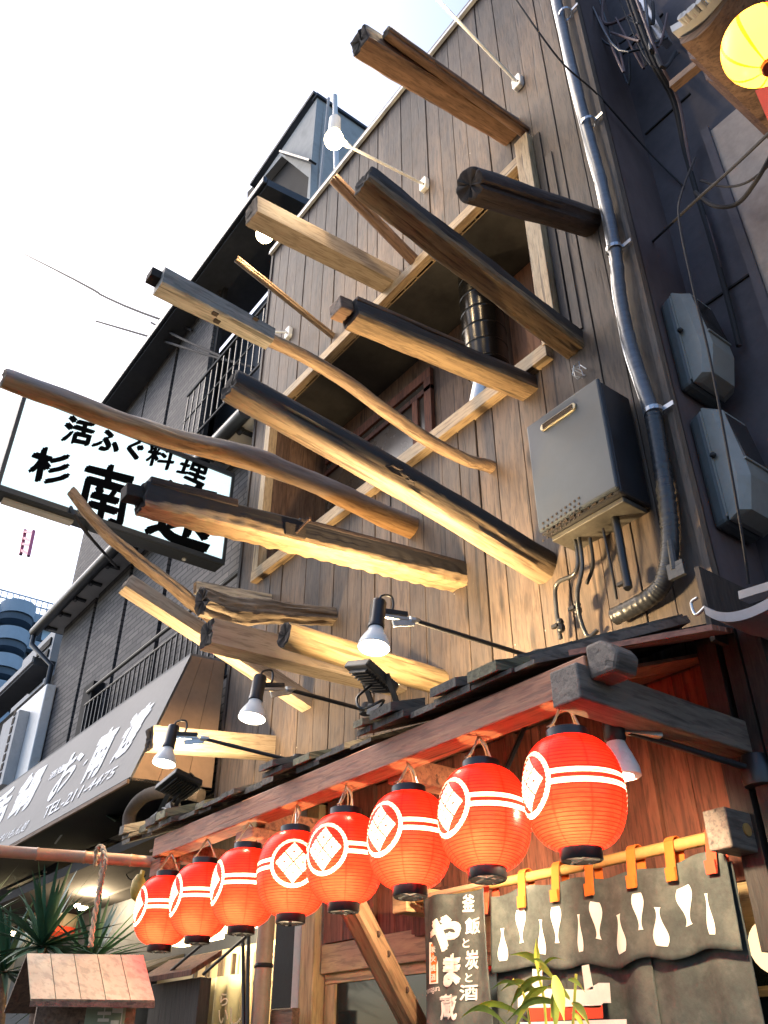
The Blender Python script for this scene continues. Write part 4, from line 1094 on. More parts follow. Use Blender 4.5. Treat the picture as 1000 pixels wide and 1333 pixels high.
rb = empty('dark_neighbour', (-1, 3.5, 0), 'dark rendered building at the right edge with a cream plaster panel', 'building')
build(MB().box((XR - .3, 3.497, 0), (1.6, 3.7, 12)), 'wall_face', M_navy, rb)
cz = 1.6 + 1.384 * 3.45; cx = -.367 * 3.45
build(MB().box((cx, 3.44, 3.3), (1.2, 3.498, cz)), 'plaster_panel', M_cream, rb)
build(MB().box((cx - .05, 3.42, 3.3), (cx - .001, 3.495, cz + .04)), 'panel_edge', M_navy, rb)
for zz in (7.9, 6.9, 5.2): build(MB().box((XR + .02, 3.485, zz), (cx - .06, 3.499, zz + .012)), 'wall_joint', M_interior, rb)
p0 = onY(829, 105, 3.0)
# eaves of the neighbour, curved gable edge with round tile ends, upper right
ev = empty('curved_eave', onY(950, 40, 2.4), 'curved wooden eave with pale tile ends at the top right corner', 'roof')
ey = 2.3
E0 = [onY(x, y, ey) for x, y in ((875, 42), (890, 33), (905, 22), (922, 6), (940, -16), (960, -45))]
E0 = smooth_path(E0, 4)
mb = MB()
for i in range(len(E0) - 1):
    a, b_ = E0[i], E0[i + 1]
    mb.hexa([a, b_, b_ + Vector((0, .9, 0)), a + Vector((0, .9, 0)), a + Vector((0, 0, .05)), b_ + Vector((0, 0, .05)), b_ + Vector((0, .9, .05)), a + Vector((0, .9, .05))])
build(mb, 'roof_edge', M_soffw, ev)
tm = None
for k in range(9):
    i = 5 + k * 1.6
    p = E0[min(int(i), len(E0) - 1)]
    if tm is None:
        tm = build(MB().lathe([(.012, -.02), (.017, -.015), (.017, .03)], 10, Matrix.Translation(p + Vector((0, -.01, .015))) @ Matrix.Rotation(R(90), 4, 'X')), 'tile_end', M_soffw, ev); t0 = p
    else:
        o = tm.copy(); col.objects.link(o); place(o, Matrix.Translation(W[tm.name].translation + (p - t0)), ev)
def ribbon(pxs, y0, y1, th, nm, mat, par):
    P = smooth_path([onY(x, y, y0) for x, y in pxs], 4); mb = MB()
    for i in range(len(P) - 1):
        a, b_ = P[i], P[i + 1]; d = Vector((0, y1 - y0, 0)); u = Vector((0, 0, -th))
        mb.hexa([a + u, b_ + u, b_ + d + u, a + d + u, a, b_, b_ + d, a + d])
    return build(mb, nm, mat, par)
ribbon([(884, 50), (905, 40), (925, 20), (945, -10), (962, -40)], 2.34, 3.4, .05, 'bargeboard', M_brown, ev)
ribbon([(893, 62), (920, 60), (948, 40), (975, 0), (990, -30)], 2.5, 3.4, .10, 'carved_beam', wood('eave_beam', (.13, .07, .05), (.06, .03, .022), 'X', 1, .4, .7, .1), ev)
ribbon([(915, 92), (940, 96), (965, 75), (990, 40), (1020, 0)], 2.7, 3.4, .08, 'carved_beam', bpy.data.materials['eave_beam'], ev)
build(MB().bar(onY(875, 113, 3.0), onY(915, 80, 3.0), .05, .05), 'rafter', M_brown, ev)
# yellow paper lantern
yl = onY(991, 60, 1.6)
rad_ = 49 * (yl - CAM).dot(FW) / FPX
ylt = empty('yellow_lantern', yl, 'round yellow paper lantern hanging at the top right corner', 'lantern')
prof = []
for k in range(1, 49):
    a = math.pi * k / 49
    a = .2 + (math.pi - .4) * k / 49
    rr = rad_ * math.sin(a) * (1.0 + .012 * math.cos(k * math.pi))
    prof.append((rr, -rad_ * 1.0 * math.cos(a)))
build(MB().lathe(prof, 40, Matrix.Translation(yl), caps=False), 'paper_shell', M_papery, ylt, M=Matrix.Translation(yl), smooth=True, angle=80)
zc_ = -rad_ * math.cos(.2)
build(MB().lathe([(rad_ * .2, zc_ - .012), (rad_ * .23, zc_ - .01), (rad_ * .23, zc_ + .012), (rad_ * .2, zc_ + .014)], 24, Matrix.Translation(yl)), 'bottom_ring', plain('red_lacquer', (.20, .02, .01), .35, 0, .2, 9, 0), ylt)
build(MB().lathe([(rad_ * .2, -zc_ - .012), (rad_ * .23, -zc_ - .01), (rad_ * .23, -zc_ + .012)], 24, Matrix.Translation(yl)).tube([yl + Vector((0, 0, -zc_)), yl + Vector((0, 0, rad_ * 1.6))], .004, 6), 'top_ring', bpy.data.materials['red_lacquer'], ylt)
light_point('bulb_light', yl, 2.6, (1, .8, .5), .02, ylt)
# red vertical sign strip below it
rs = onY(985, 122, 2.0)
tag(build(MB().prism([onY(983, 118, 2.2), onY(1010, 108, 2.2), onY(1030, 165, 2.2), onY(1000, 158, 2.2)], (0, .03, 0)), 'red_banner', M_redcl), 'corner of a red cloth banner below the yellow lantern', 'banner')
# curved little roof lower right
cr_ = empty('curved_porch_roof', onY(960, 790, 2.6), 'small grey curved porch roof above dark timber, at the right edge', 'roof')
mb = MB()
P = smooth_path([onY(x, y, 2.5) for x, y in ((916, 788), (930, 795), (950, 797), (975, 791), (1005, 776), (1030, 760))], 5)
for i in range(len(P) - 1):
    a, b_ = P[i], P[i + 1]; u = Vector((0, 0, -.035)); d = Vector((0, .9, .0))
    mb.hexa([a + u, b_ + u, b_ + d + u, a + d + u, a, b_, b_ + d, a + d])
build(mb, 'roof_sheet', plain('porch_roof_lead', (.20, .20, .22), .6, .2, .2, 6, .2), cr_)
build(MB().bar(onY(968, 778, 2.6), onY(1010, 765, 2.6), .06, .03), 'ridge_cap', bpy.data.materials['porch_roof_lead'], cr_)
build(MB().box(onY(925, 835, 2.62), onY(1040, 800, 3.3) ), 'beam', M_darkz, cr_)
for (x, w_) in ((930, .08), (962, .06), (990, .08)):
    c = onY(x, 850, 2.75)
    build(MB().box((c.x - w_ / 2, 2.7, 1.9), (c.x + w_ / 2, 2.8, onY(950, 812, 2.75).z)), 'post', M_darkz, cr_)
build(MB().box((XR + .04, 3.2, .0), (1.2, 3.3, 3.3)), 'back_wall', M_navy, cr_)
pipe(smooth_path([onY(908, 778, 2.6), onY(900, 785, 2.6), onY(906, 800, 2.6), onY(918, 790, 2.6)]), .006, 'hook_wire', M_steel, cr_)

# ================================================================ OVERHEAD CABLES
def cable(name, label, pts, r, mat=M_cable, k=5, cat='cable', group='loose cables and wires'):
    return tag(build(MB().tube(smooth_path(pts, k), r, 7), name, mat, smooth=True), label, cat, group)
cable('cable', 'black cable slanting down across the top planks to the meter wall', [onY(672, 0, 2.4), onY(700, 40, 2.5), onY(735, 85, 2.7), onY(780, 125, 3.0), onY(842, 195, 3.4), onY(890, 243, 3.48)], .006)
cable('drop_wire', 'long thin wire hanging past both meter boxes', [onY(905, 205, 3.2), onY(888, 250, 3.0), onY(884, 285, 2.8), onY(903, 378, 2.7), onY(925, 470, 2.7), onY(960, 660, 2.7), onY(975, 760, 2.8)], .0055, M_cable)
cable('cable', 'black cable rising to the right edge in front of the cream panel', [onY(828, 335, 3.45), onY(860, 305, 3.2), onY(905, 262, 3.0), onY(950, 222, 2.8), onY(1010, 165, 2.5)], .008)
cable('cable', 'sagging black cable left of the cream panel, low loop', [onY(905, 250, 3.3), onY(930, 268, 3.2), onY(960, 265, 3.2), onY(985, 235, 3.1), onY(1005, 200, 3.1)], .012)
cable('cable', 'second sagging cable just above the low loop', [onY(912, 235, 3.3), onY(945, 243, 3.2), onY(975, 236, 3.1), onY(1005, 212, 3.1)], .007)
for i, (dx_, r_, lab) in enumerate(((0, .016, 'thickest'), (7, .010, 'middle'), (-6, .008, 'thin left'))):
    cable('riser_cable', lab + ' cable of the dark bundle climbing the right hand wall', [onY(815 + dx_, -20, 3.0), onY(850 + dx_, 75, 3.1), onY(878 + dx_ * .7, 130, 3.3), onY(893 + dx_ * .4, 200, 3.4), onY(905, 245, 3.44), onY(925 + dx_ * .3, 310, 3.44), onY(950, 400, 3.44), onY(962 + dx_ * .2, 450, 3.44)], r_, M_cablep if i == 1 else M_cable)
rnd = random.Random(4)
tang = []
for i in range(14):
    p0 = (rnd.uniform(765, 850), rnd.uniform(-10, 60)); p3 = (rnd.uniform(800, 890), rnd.uniform(0, 80))
    tang.append((p0, ((p0[0] + p3[0]) / 2 + rnd.uniform(-25, 25), max(p0[1], p3[1]) + rnd.uniform(5, 40)), p3))
tang.sort(key=lambda q: q[1][0])
ORD = ('first', 'second', 'third', 'fourth', 'fifth', 'sixth', 'seventh', 'eighth', 'ninth', 'tenth', 'eleventh', 'twelfth', 'thirteenth', 'last')
for i, (p0, pm_, p3) in enumerate(tang):
    mt, cw = rnd.choice(((M_cable, 'black'), (M_cablep, 'faded reddish'), (M_tapeb, 'dark grey')))
    cable('tangled_cable', cw + ' cable loop, ' + ORD[i] + ' from the left in the tangle under the right eaves', [onY(*p0, 3.3), onY(*pm_, 3.2 + rnd.uniform(-.2, .15)), onY(*p3, 3.3)], rnd.choice((.005, .008, .012)), mt, group='cable tangle under the eaves')
jb = onY(860, 45, 3.3)
tag(build(MB().bar(onY(838, 0, 3.35), onY(866, 55, 3.35), .10, .05), 'junction_bracket', M_steel), 'pale metal bracket strip holding the cable tangle', 'bracket')
for (pa, pb, pc) in (((-20, 305, 9), (70, 352, 8), (225, 412, 6)),):
    cable('sky_wire', 'upper thin wire crossing the sky at the left edge', [onY(-20, 305, 3.2), onY(60, 345, 3.2), onY(140, 388, 3.2), onY(250, 430, 3.2)], [.045 - .0018 * q for q in range(16)], group='thin wires before the sky')
cable('sky_wire', 'lower thin wire crossing the sky towards the upper balcony', [onY(125, 418, 3.0), onY(200, 440, 3.05), onY(270, 462, 3.1), onY(330, 478, 3.1)], [.022 - .0005 * q for q in range(16)], group='thin wires before the sky')
cable('sky_wire', 'second wire beside the upper balcony', [onY(197, 420, 3.0), onY(235, 440, 3.05), onY(290, 465, 3.1)], .018, group='thin wires before the sky')
cable('stay_wire', 'black stay wire slung below the sign box', [onX(90, 655, -6.7), onX(110, 690, -6.7), onY(155, 741, 3.15)], .016)

# ================================================================ CANOPY
Yb = 1.9
cn = empty('entrance_canopy', (-3, 1.9, 2.5), 'timber entrance canopy with red lit beams and a shingled roof, carrying the lanterns', 'canopy')
bz0, bz1 = 2.535, 2.635
cxl, cxr = -4.57, -1.53
Mb = frame((cxl, Yb + .055, (bz0 + bz1) / 2), (1, 0, 0))
mb = MB().box((cxl, Yb, bz0), (cxr, Yb + .11, bz1))
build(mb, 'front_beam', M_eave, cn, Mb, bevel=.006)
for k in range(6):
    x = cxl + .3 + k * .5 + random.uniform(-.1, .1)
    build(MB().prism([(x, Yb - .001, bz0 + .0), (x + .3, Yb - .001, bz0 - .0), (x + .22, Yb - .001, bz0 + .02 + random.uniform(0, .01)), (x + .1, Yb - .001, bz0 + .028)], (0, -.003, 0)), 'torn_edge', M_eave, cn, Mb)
# carved nose of the front beam
nose = [(cxr, bz0 + .03), (cxr + .11, bz0 + .0), (cxr + .135, bz0 + .06), (cxr + .12, bz1 + .02), (cxr + .07, bz1 + .055), (cxr, bz1 + .055), (cxr - .06, bz1 + .02), (cxr - .06, bz1)]
nose = [(cxr - .0, bz0 + .02), (cxr + .10, bz0 + .02), (cxr + .12, bz0 + .07), (cxr + .10, bz1 + .0), (cxr + .06, bz1 + .03), (cxr + .0, bz1 + .03)]
build(MB().prism([(x, Yb + .005, z) for x, z in nose], (0, .10, 0)), 'beam_nose', M_eavey, cn, bevel=.012)
# side beam
sbx0, sbx1 = -1.635, -1.525
Ms = frame((sbx1 - .055, Yb - .05, 2.54), (0, 1, 0), (0, 0, 1))
build(MB().box((sbx0, Yb - .045, 2.488), (sbx1, 3.25, 2.60)), 'side_beam', M_eavey, cn, Matrix.Translation((sbx1, Yb, 2.54)), bevel=.006)
# rear and cross beams
for x in (-4.5, -3.62, -2.6):
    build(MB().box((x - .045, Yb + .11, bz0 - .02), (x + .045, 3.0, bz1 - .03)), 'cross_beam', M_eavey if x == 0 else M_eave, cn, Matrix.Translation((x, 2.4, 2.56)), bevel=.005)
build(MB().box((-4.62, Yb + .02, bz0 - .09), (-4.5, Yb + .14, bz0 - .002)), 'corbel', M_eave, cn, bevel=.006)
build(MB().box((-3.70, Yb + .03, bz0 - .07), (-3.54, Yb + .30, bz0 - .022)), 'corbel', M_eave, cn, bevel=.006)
# roof: boards running from the wall down over the beam; each shingle strip its own piece
rz_f, rz_b = bz1 + .02, 3.10
yf = Yb - .05
n_ = 22
xx = -4.95
rs_ = random.Random(3)
k = 0
while xx < -1.72:
    w_ = rs_.uniform(.09, .2); dy = rs_.uniform(-.03, .06); dz = rs_.uniform(0, .008); th = rs_.uniform(.014, .028)
    zf = rz_f + dz; y0 = yf + dy
    build(MB().hexa([(xx, y0, zf), (xx + w_ - .006, y0, zf), (xx + w_ - .006, 2.99, rz_b), (xx, 2.99, rz_b), (xx, y0, zf + th), (xx + w_ - .006, y0, zf + th), (xx + w_ - .006, 2.99, rz_b + .03), (xx, 2.99, rz_b + .03)]), 'roof_strip', M_shing, cn)
    if rs_.random() < .5:
        h_ = rs_.uniform(.026, .046)
        build(MB().hexa([(xx + .01, y0 - .025, zf + th), (xx + w_ * .75, y0 - .025, zf + th), (xx + w_ * .75, y0 + .14, zf + th + .055), (xx + .01, y0 + .14, zf + th + .055), (xx + .01, y0 - .025, zf + th + h_), (xx + w_ * .75, y0 - .025, zf + th + h_), (xx + w_ * .75, y0 + .14, zf + .055 + th + h_), (xx + .01, y0 + .14, zf + th + .055 + h_)]), 'shingle_block', M_shing if k % 2 else wood('lamplit_shingle', (.26, .23, .13), (.12, .10, .06), 'Y', 1, .5, .8, .3) if 'lamplit_shingle' not in bpy.data.materials else bpy.data.materials['lamplit_shingle'], cn)  # yellow lamplight painted into the colour of the paler blocks
    xx += w_; k += 1
# weathered board along the right hand top edge and red boards under it
A0 = onY(656, 872, 1.98); A1 = onY(886, 812, 2.75)
build(MB().bar(A0, A1, .10, .03), 'verge_board', M_eavey, cn)
build(MB().bar(A0 + Vector((0, .03, .03)), A1 + Vector((-.05, .03, .035)), .12, .02), 'verge_cap', M_shing, cn)
def quadslab(pxy, th, nm, mat):
    P = [onY(x, y, Y) for x, y, Y in pxy]
    n = (P[1] - P[0]).cross(P[3] - P[0]).normalized() * th
    return build(MB().hexa(P + [p + n for p in P]), nm, mat, cn)
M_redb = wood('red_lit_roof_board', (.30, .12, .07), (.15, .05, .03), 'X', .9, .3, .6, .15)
for k in range(5):
    f0, f1 = k / 5 + .012, (k + 1) / 5 - .004
    a0 = Vector((-1.62, Yb + .03, bz1 + .035)).lerp(Vector((-1.80, 2.95, 3.06)), f0); a1 = Vector((-1.62, Yb + .03, bz1 + .035)).lerp(Vector((-1.80, 2.95, 3.06)), f1)
    b0_ = Vector((-1.22, 2.1, bz1 + .02)).lerp(Vector((-1.62, 2.99, 3.04)), f0); b1_ = Vector((-1.22, 2.1, bz1 + .02)).lerp(Vector((-1.62, 2.99, 3.04)), f1)
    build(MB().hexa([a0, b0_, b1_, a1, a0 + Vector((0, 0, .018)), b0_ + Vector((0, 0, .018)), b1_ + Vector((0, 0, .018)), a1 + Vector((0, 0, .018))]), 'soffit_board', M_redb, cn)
# soffit over the entrance
for k in range(13):
    x = -4.9 + k * .25
    build(MB().hexa([(x, Yb + .12, bz1 - .005), (x + .244, Yb + .12, bz1 - .005), (x + .244, 2.98, 2.98), (x, 2.98, 2.98), (x, Yb + .12, bz1 + .008), (x + .244, Yb + .12, bz1 + .008), (x + .244, 2.98, 2.995), (x, 2.98, 2.995)]), 'soffit_board', M_soff, cn)

# ================================================================ ENTRANCE WALL under the canopy
en = empty('entrance_wall', (-3, 3, 0), 'red lit board and batten entrance wall under the canopy, behind the curtains', 'wall')
EY = 2.98
mb_ = None
x = -4.05
k = 0
while x < XR - .02:
    w_ = .19
    zlo = 2.16
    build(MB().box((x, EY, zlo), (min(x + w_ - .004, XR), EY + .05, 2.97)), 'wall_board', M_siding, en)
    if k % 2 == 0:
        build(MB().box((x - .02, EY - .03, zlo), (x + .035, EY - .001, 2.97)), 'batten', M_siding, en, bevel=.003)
    x += w_; k += 1
build(MB().box((-2.98, EY - .03, 1.99), (XR + .9, EY + .05, 2.15)), 'lintel', M_door, en, bevel=.005)
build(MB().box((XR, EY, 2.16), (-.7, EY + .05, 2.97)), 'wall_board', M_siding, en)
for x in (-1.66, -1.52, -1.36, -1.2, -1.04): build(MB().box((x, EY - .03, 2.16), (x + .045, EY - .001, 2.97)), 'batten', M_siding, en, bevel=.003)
for x in (-4.62,):
    build(MB().box((x - .07, EY - .05, 0), (x + .07, EY + .06, 2.97 if x < -3 else 1.87)), 'post', M_doorz, en, bevel=.006)
build(MB().box((-4.78, EY - .04, 0), (-4.705, EY + .02, 2.97)), 'edge_strip', M_soffw, en)
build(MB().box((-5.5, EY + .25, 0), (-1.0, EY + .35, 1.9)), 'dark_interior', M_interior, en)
# transom frames above the door
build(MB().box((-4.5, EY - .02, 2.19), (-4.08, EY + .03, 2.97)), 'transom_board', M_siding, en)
t0 = onY(515, 1150, EY - .05); 
# door
dr = empty('sliding_door', (-4, EY, 0), 'pale wood framed sliding door with dark glass, left of the lettered banner', 'door')
d0, d1 = -4.53, -2.95
dzt = 2.06
for (x0, x1, z0, z1, nm, mt) in ((d0, d1, 1.99, dzt, 'head_rail', M_door), (d0, d0 + .1, 0.02, 1.988, 'stile', M_doorz), (-3.62, -3.50, .02, 1.988, 'stile', M_doorz), (d1 - .1, d1, .02, 1.988, 'stile', M_doorz)):
    build(MB().box((x0, EY + .02, z0), (x1, EY + .06, z1)), nm, mt, dr, bevel=.004)
for (x0, x1) in ((d0 + .1, -3.62), (-3.50, d1 - .1)):
    build(MB().box((x0, EY + .035, .3), (x1, EY + .045, 1.99)), 'pane', M_glassd, dr)
# upper door frame seen at (430-550, 1180-1270)
z1_ = onY(470, 1225, EY).z; z0_ = onY(470, 1262, EY).z
build(MB().box((d0 + .0, EY - .012, 2.04), (d1, EY + .018, 2.185)), 'top_panel', M_door, dr, bevel=.004)
# wooden bracket and rod left end of the curtain pole
bk = empty('pole_bracket', onY(505, 1160, 2.7), 'square wooden bracket holding the left end of the curtain pole', 'bracket', 'curtain pole brackets')
NZ = 2.245; NY = 2.66
bl = onY(508, 1165, 2.55).x
build(MB().box((bl - .05, 2.60, NZ - .055), (bl + .055, 2.98, NZ + .055)), 'block', M_door, bk, bevel=.006)
build(MB().box((bl - .3, 2.93, NZ - .1), (bl - .06, 2.975, NZ + .1)), 'back_plate', M_siding, bk)
bk2 = empty('pole_bracket', onY(950, 1090, 2.6), 'square wooden bracket holding the right end of the curtain pole', 'bracket', 'curtain pole brackets')
brx = onY(934, 1088, 2.56).x
build(MB().box((brx - .04, 2.56, NZ - .065), (brx + .045, 3.0, NZ + .06)), 'block', M_eavey, bk2, bevel=.006)
# diagonal brace from the front beam down to the door post
q0 = onY(452, 1165, 2.2); q1 = onY(545, 1345, 2.75)
Mq = frame(q0, q1 - q0)
mb = MB().box((0, -.05, -.045), ((q1 - q0).length, .05, .045)); mb.v = [Mq @ v for v in mb.v]
brc = build(mb, 'diagonal_brace', M_brace, None, Mq, bevel=.02)
tag(brc, 'slanting brown wooden brace with bolt heads in front of the door', 'brace')
mb = MB()
for f in (.28, .42, .68):
    c = q0.lerp(q1, f) + Mq.to_3x3() @ Vector((0, .052, 0)); c2 = q0.lerp(q1, f) + Mq.to_3x3() @ Vector((0, -.052, 0))
    for cc in (c, c2): mb.lathe([(.012, -.004), (.014, .0), (.012, .006)], 10, Matrix.Translation(cc) @ Matrix.Rotation(R(90), 4, 'X'))
build(mb, 'bolt_heads', M_rust, brc)

# ================================================================ CURTAIN (noren)
pole = MB().tube([(bl - .02, NY, NZ), (-2.3, NY - .0, NZ - .006), (brx + .05, NY, NZ)], [.017, .019, .021], 12)
po = tag(build(pole, 'curtain_pole', plain('varnished_bamboo', (.45, .25, .08), .3, 0, .3, 10, .1), smooth=True), 'varnished bamboo pole carrying the charcoal curtain', 'pole')
nx0, nx1 = onY(640, 1160, NY - .02).x, onY(944, 1105, NY - .02).x
nr = empty('noren_curtain', ((nx0 + nx1) / 2, NY, NZ), 'wide charcoal cloth shop curtain with white sake bottles printed on its top flap', 'curtain')
ztop = NZ - .055; zflap = ztop - .285; zbot = 1.25
def cur(u, z, lay):
    x = nx0 + (nx1 - nx0) * u
    d = (ztop - z)
    y = NY - (.022 if lay == 0 else .002) - (.012 * math.sin(u * 19 + 1) + .010 * math.sin(u * 41 + 2)) * min(1, .25 + d * 1.6) - (.02 * math.sin(u * 9) * d if lay else .05 * d)
    return Vector((x, y, z))
def flap(u, v):
    zz = ztop - .012 * math.sin(u * 26) * .6 + .01 * math.sin(u * 7) + (zflap + .007 * math.sin(u * 9 + 1) + .004 * math.sin(u * 31) - ztop) * v
    return cur(u, zz, 0)
build(MB().grid(120, 16, flap), 'top_flap', M_noren, nr, smooth=True, sol=.003)
for k in range(3):
    u0, u1 = k / 3 - .006, (k + 1) / 3 + .004
    def pn(u, v, u0=u0, u1=u1, k=k):
        uu = u0 + (u1 - u0) * u
        p = cur(uu, ztop - .03 + (zbot - ztop + .03) * v, 1)
        p.y += .012 * math.sin(u * 3.14) * v - .01 * (k % 2)
        return p
    build(MB().grid(40, 30, pn), 'curtain_panel', M_noren, nr, smooth=True, sol=.003)
def on_flap(u, v, e=.004):
    p = flap(u, v); p.y -= e; return p
bot_prof = [(0, .72), (.06, .86), (.14, .98), (.26, 1.0), (.38, .86), (.50, .64), (.62, .42), (.74, .27), (.84, .22), (.93, .26), (1.0, .42)]
for k in range(11):
    px = (652, 676, 700, 723, 752, 773, 803, 830, 856, 890, 921)[k]
    u = (onY(px, 1170, NY - .03).x - nx0) / (nx1 - nx0)
    inv = k % 2 == 1
    hw = .023 if k not in (4, 10) else .013
    v0, v1 = (.44, .86) if not inv else (.28, .70)
    if k in (8, 9): hw = .029
    mb = MB(); rows = []
    for j in range(21):
        t = j / 20
        for q in range(len(bot_prof) - 1):
            if bot_prof[q][0] <= t <= bot_prof[q + 1][0]:
                f = (t - bot_prof[q][0]) / (bot_prof[q + 1][0] - bot_prof[q][0]); wd_ = bot_prof[q][1] * (1 - f) + bot_prof[q + 1][1] * f; break
        tt = 1 - t if not inv else t
        v = v0 + (v1 - v0) * tt
        rows.append([on_flap(u + hw * wd_ * s, v) for s in (-1, -.5, 0, .5, 1)])
    mb.add([p for r_ in rows for p in r_], [(i * 5 + j, i * 5 + j + 1, (i + 1) * 5 + j + 1, (i + 1) * 5 + j) for i in range(20) for j in range(4)])
    build(mb, 'bottle_print', M_norenf, nr, smooth=True)
for k, px in enumerate((631, 677, 722, 766, 823, 875, 932)):
    u = (onY(px, 1130, NY - .03).x - nx0) / (nx1 - nx0)
    x = nx0 + (nx1 - nx0) * u
    mt = M_redcl if k in (0, 6) else M_tab
    w_ = .019
    pts = []
    for j in range(9):
        a = math.pi * j / 8
        pts.append((.027 * math.cos(a) * 1, .027 * math.sin(a)))
    path = [(NY - .027, NZ - .115)] + [(NY - .027 * math.cos(a), NZ + .027 * math.sin(a)) for a in [math.pi * j / 8 for j in range(9)]] + [(NY + .02, NZ - .11)]
    mb = MB()
    sk = random.uniform(-.012, .012)
    for i in range(len(path) - 1):
        (ya, za), (yb, zb3) = path[i], path[i + 1]
        if i == 0: ya -= .012
        s0 = sk if i == 0 else 0; 
        mb.add([(x - w_ + s0, ya, za), (x + w_ + s0, ya, za), (x + w_, yb, zb3), (x - w_, yb, zb3)], [(0, 1, 2, 3)])
    build(mb, 'hanging_tab', mt, nr, sol=.003)
    build(MB().box((x - w_ + sk, NY - .048, NZ - .12), (x + w_ + sk, NY - .040, NZ - .078)), 'tab_patch', mt, nr)
# pagoda crest on the middle panel
def patch(pxs, mat, off=.03, nm='crest_print'):
    P = [onY(x, y, NY - .03) for x, y in pxs]
    P = [Vector((p.x, NY - .055, p.z)) for p in P]
    return build(MB().prism(P, (0, -.002, 0)), nm, mat, nr)
patch([(700, 1262), (712, 1262), (713, 1290), (700, 1290)], M_norenf)
patch([(764, 1258), (773, 1256), (779, 1288), (768, 1289)], M_norenf)
patch([(681, 1298), (700, 1287), (770, 1289), (786, 1280), (800, 1280), (802, 1306), (792, 1306), (788, 1312), (700, 1312), (681, 1312)], M_norenf)
patch([(694, 1313), (791, 1309), (792, 1326), (694, 1330)], M_redcl)
patch([(684, 1331), (822, 1327), (824, 1350), (684, 1350)], M_norenf)

# lettered banner
BY = 2.58
bx0, bx1 = onY(551, 1170, BY).x, onY(630, 1158, BY).x
bn = empty('lettered_banner', ((bx0 + bx1) / 2, BY, 2.2), 'narrow charcoal banner with white brush lettering, left of the wide curtain', 'banner')
bzt = onY(590, 1163, BY).z
def ban(u, v):
    z = 1.25 + (bzt - 1.25) * v
    return Vector((bx0 + (bx1 - bx0) * u + .012 * math.sin(v * 5) * (1 - v) - .02 * (1 - v) * (1 - u), BY + .010 * math.sin(u * 7 + v * 3) + .006 * math.sin(u * 15 - v * 6), z + .006 * math.sin(u * 6)))
build(MB().grid(40, 60, ban), 'cloth', M_noren, bn, smooth=True, sol=.003)
build(MB().tube([(bx0 - .03, BY, bzt + .012), (bx1 + .03, BY, bzt + .012)], .011, 8), 'rod', M_bamboo, bn)
def btxt(s, p, bold, mat=M_norenf):
    """p: pixel box x0,y0,x1,y1"""
    x0, y0, x1, y1 = p
    def uv(x, y):
        q = onY(x, y, BY); return (q.x - bx0) / (bx1 - bx0), (q.z - 1.25) / (bzt - 1.25)
    c = [uv(x0, y1), uv(x1, y1 - (x1 - x0) * .12), uv(x1, y0 - (x1 - x0) * .12), uv(x0, y0)]
    def fn(u, w):
        a = (c[0][0] * (1 - u) + c[1][0] * u) * (1 - w) + (c[3][0] * (1 - u) + c[2][0] * u) * w
        b = (c[0][1] * (1 - u) + c[1][1] * u) * (1 - w) + (c[3][1] * (1 - u) + c[2][1] * u) * w
        q = ban(a, b); return q
    text_on(s, None, 'lettering', mat, bn, (0, -1, 0), .0045, bold, fn=fn, wob=.02)
for s, p, bo in (('釜', (602, 1163, 617, 1186), .03), ('飯', (606, 1193, 624, 1215), .03), ('と', (604, 1220, 611, 1232), .03), ('炭', (607, 1235, 621, 1261), .03), ('と', (607, 1265, 614, 1277), .03), ('酒', (602, 1281, 620, 1302), .03),
                 ('や', (563, 1195, 602, 1243), .07), ('ま', (580, 1243, 603, 1287), .07), ('蔵', (575, 1297, 600, 1331), .05), ('yamagura', (555, 1289, 576, 1297), .0)):
    btxt(s, p, bo)
def bbox(p, mat, e):
    x0, y0, x1, y1 = p
    q = [onY(x, y, BY - .012 - e) for x, y in ((x0, y1), (x1, y1 - 1), (x1, y0 - 1), (x0, y0))]
    build(MB().prism(q, (0, .001, 0)), 'seal_panel', mat, bn)
bbox((559, 1227, 570, 1281), M_norenf, 0); bbox((561, 1229, 568, 1279), M_tab, .0015)
text_on('炭火酒肴', None, 'lettering', M_norenf, bn, (0, -1, 0), .002, .02, fn=lambda u, w: onY(562 + 6 * w * 0 + 5.5 * (1 - w), 1231 + 46 * u, BY - .0145)) if False else None
for i, s in enumerate('炭火焼酒'):
    q = [onY(x, y, BY - .0145) for x, y in ((561.5, 1241 + 12 * i), (567.5, 1240 + 12 * i), (567.5, 1231 + 12 * i), (561.5, 1232 + 12 * i))]
    text_on(s, q, 'lettering', M_norenf, bn, (0, -1, 0), .001, .02)

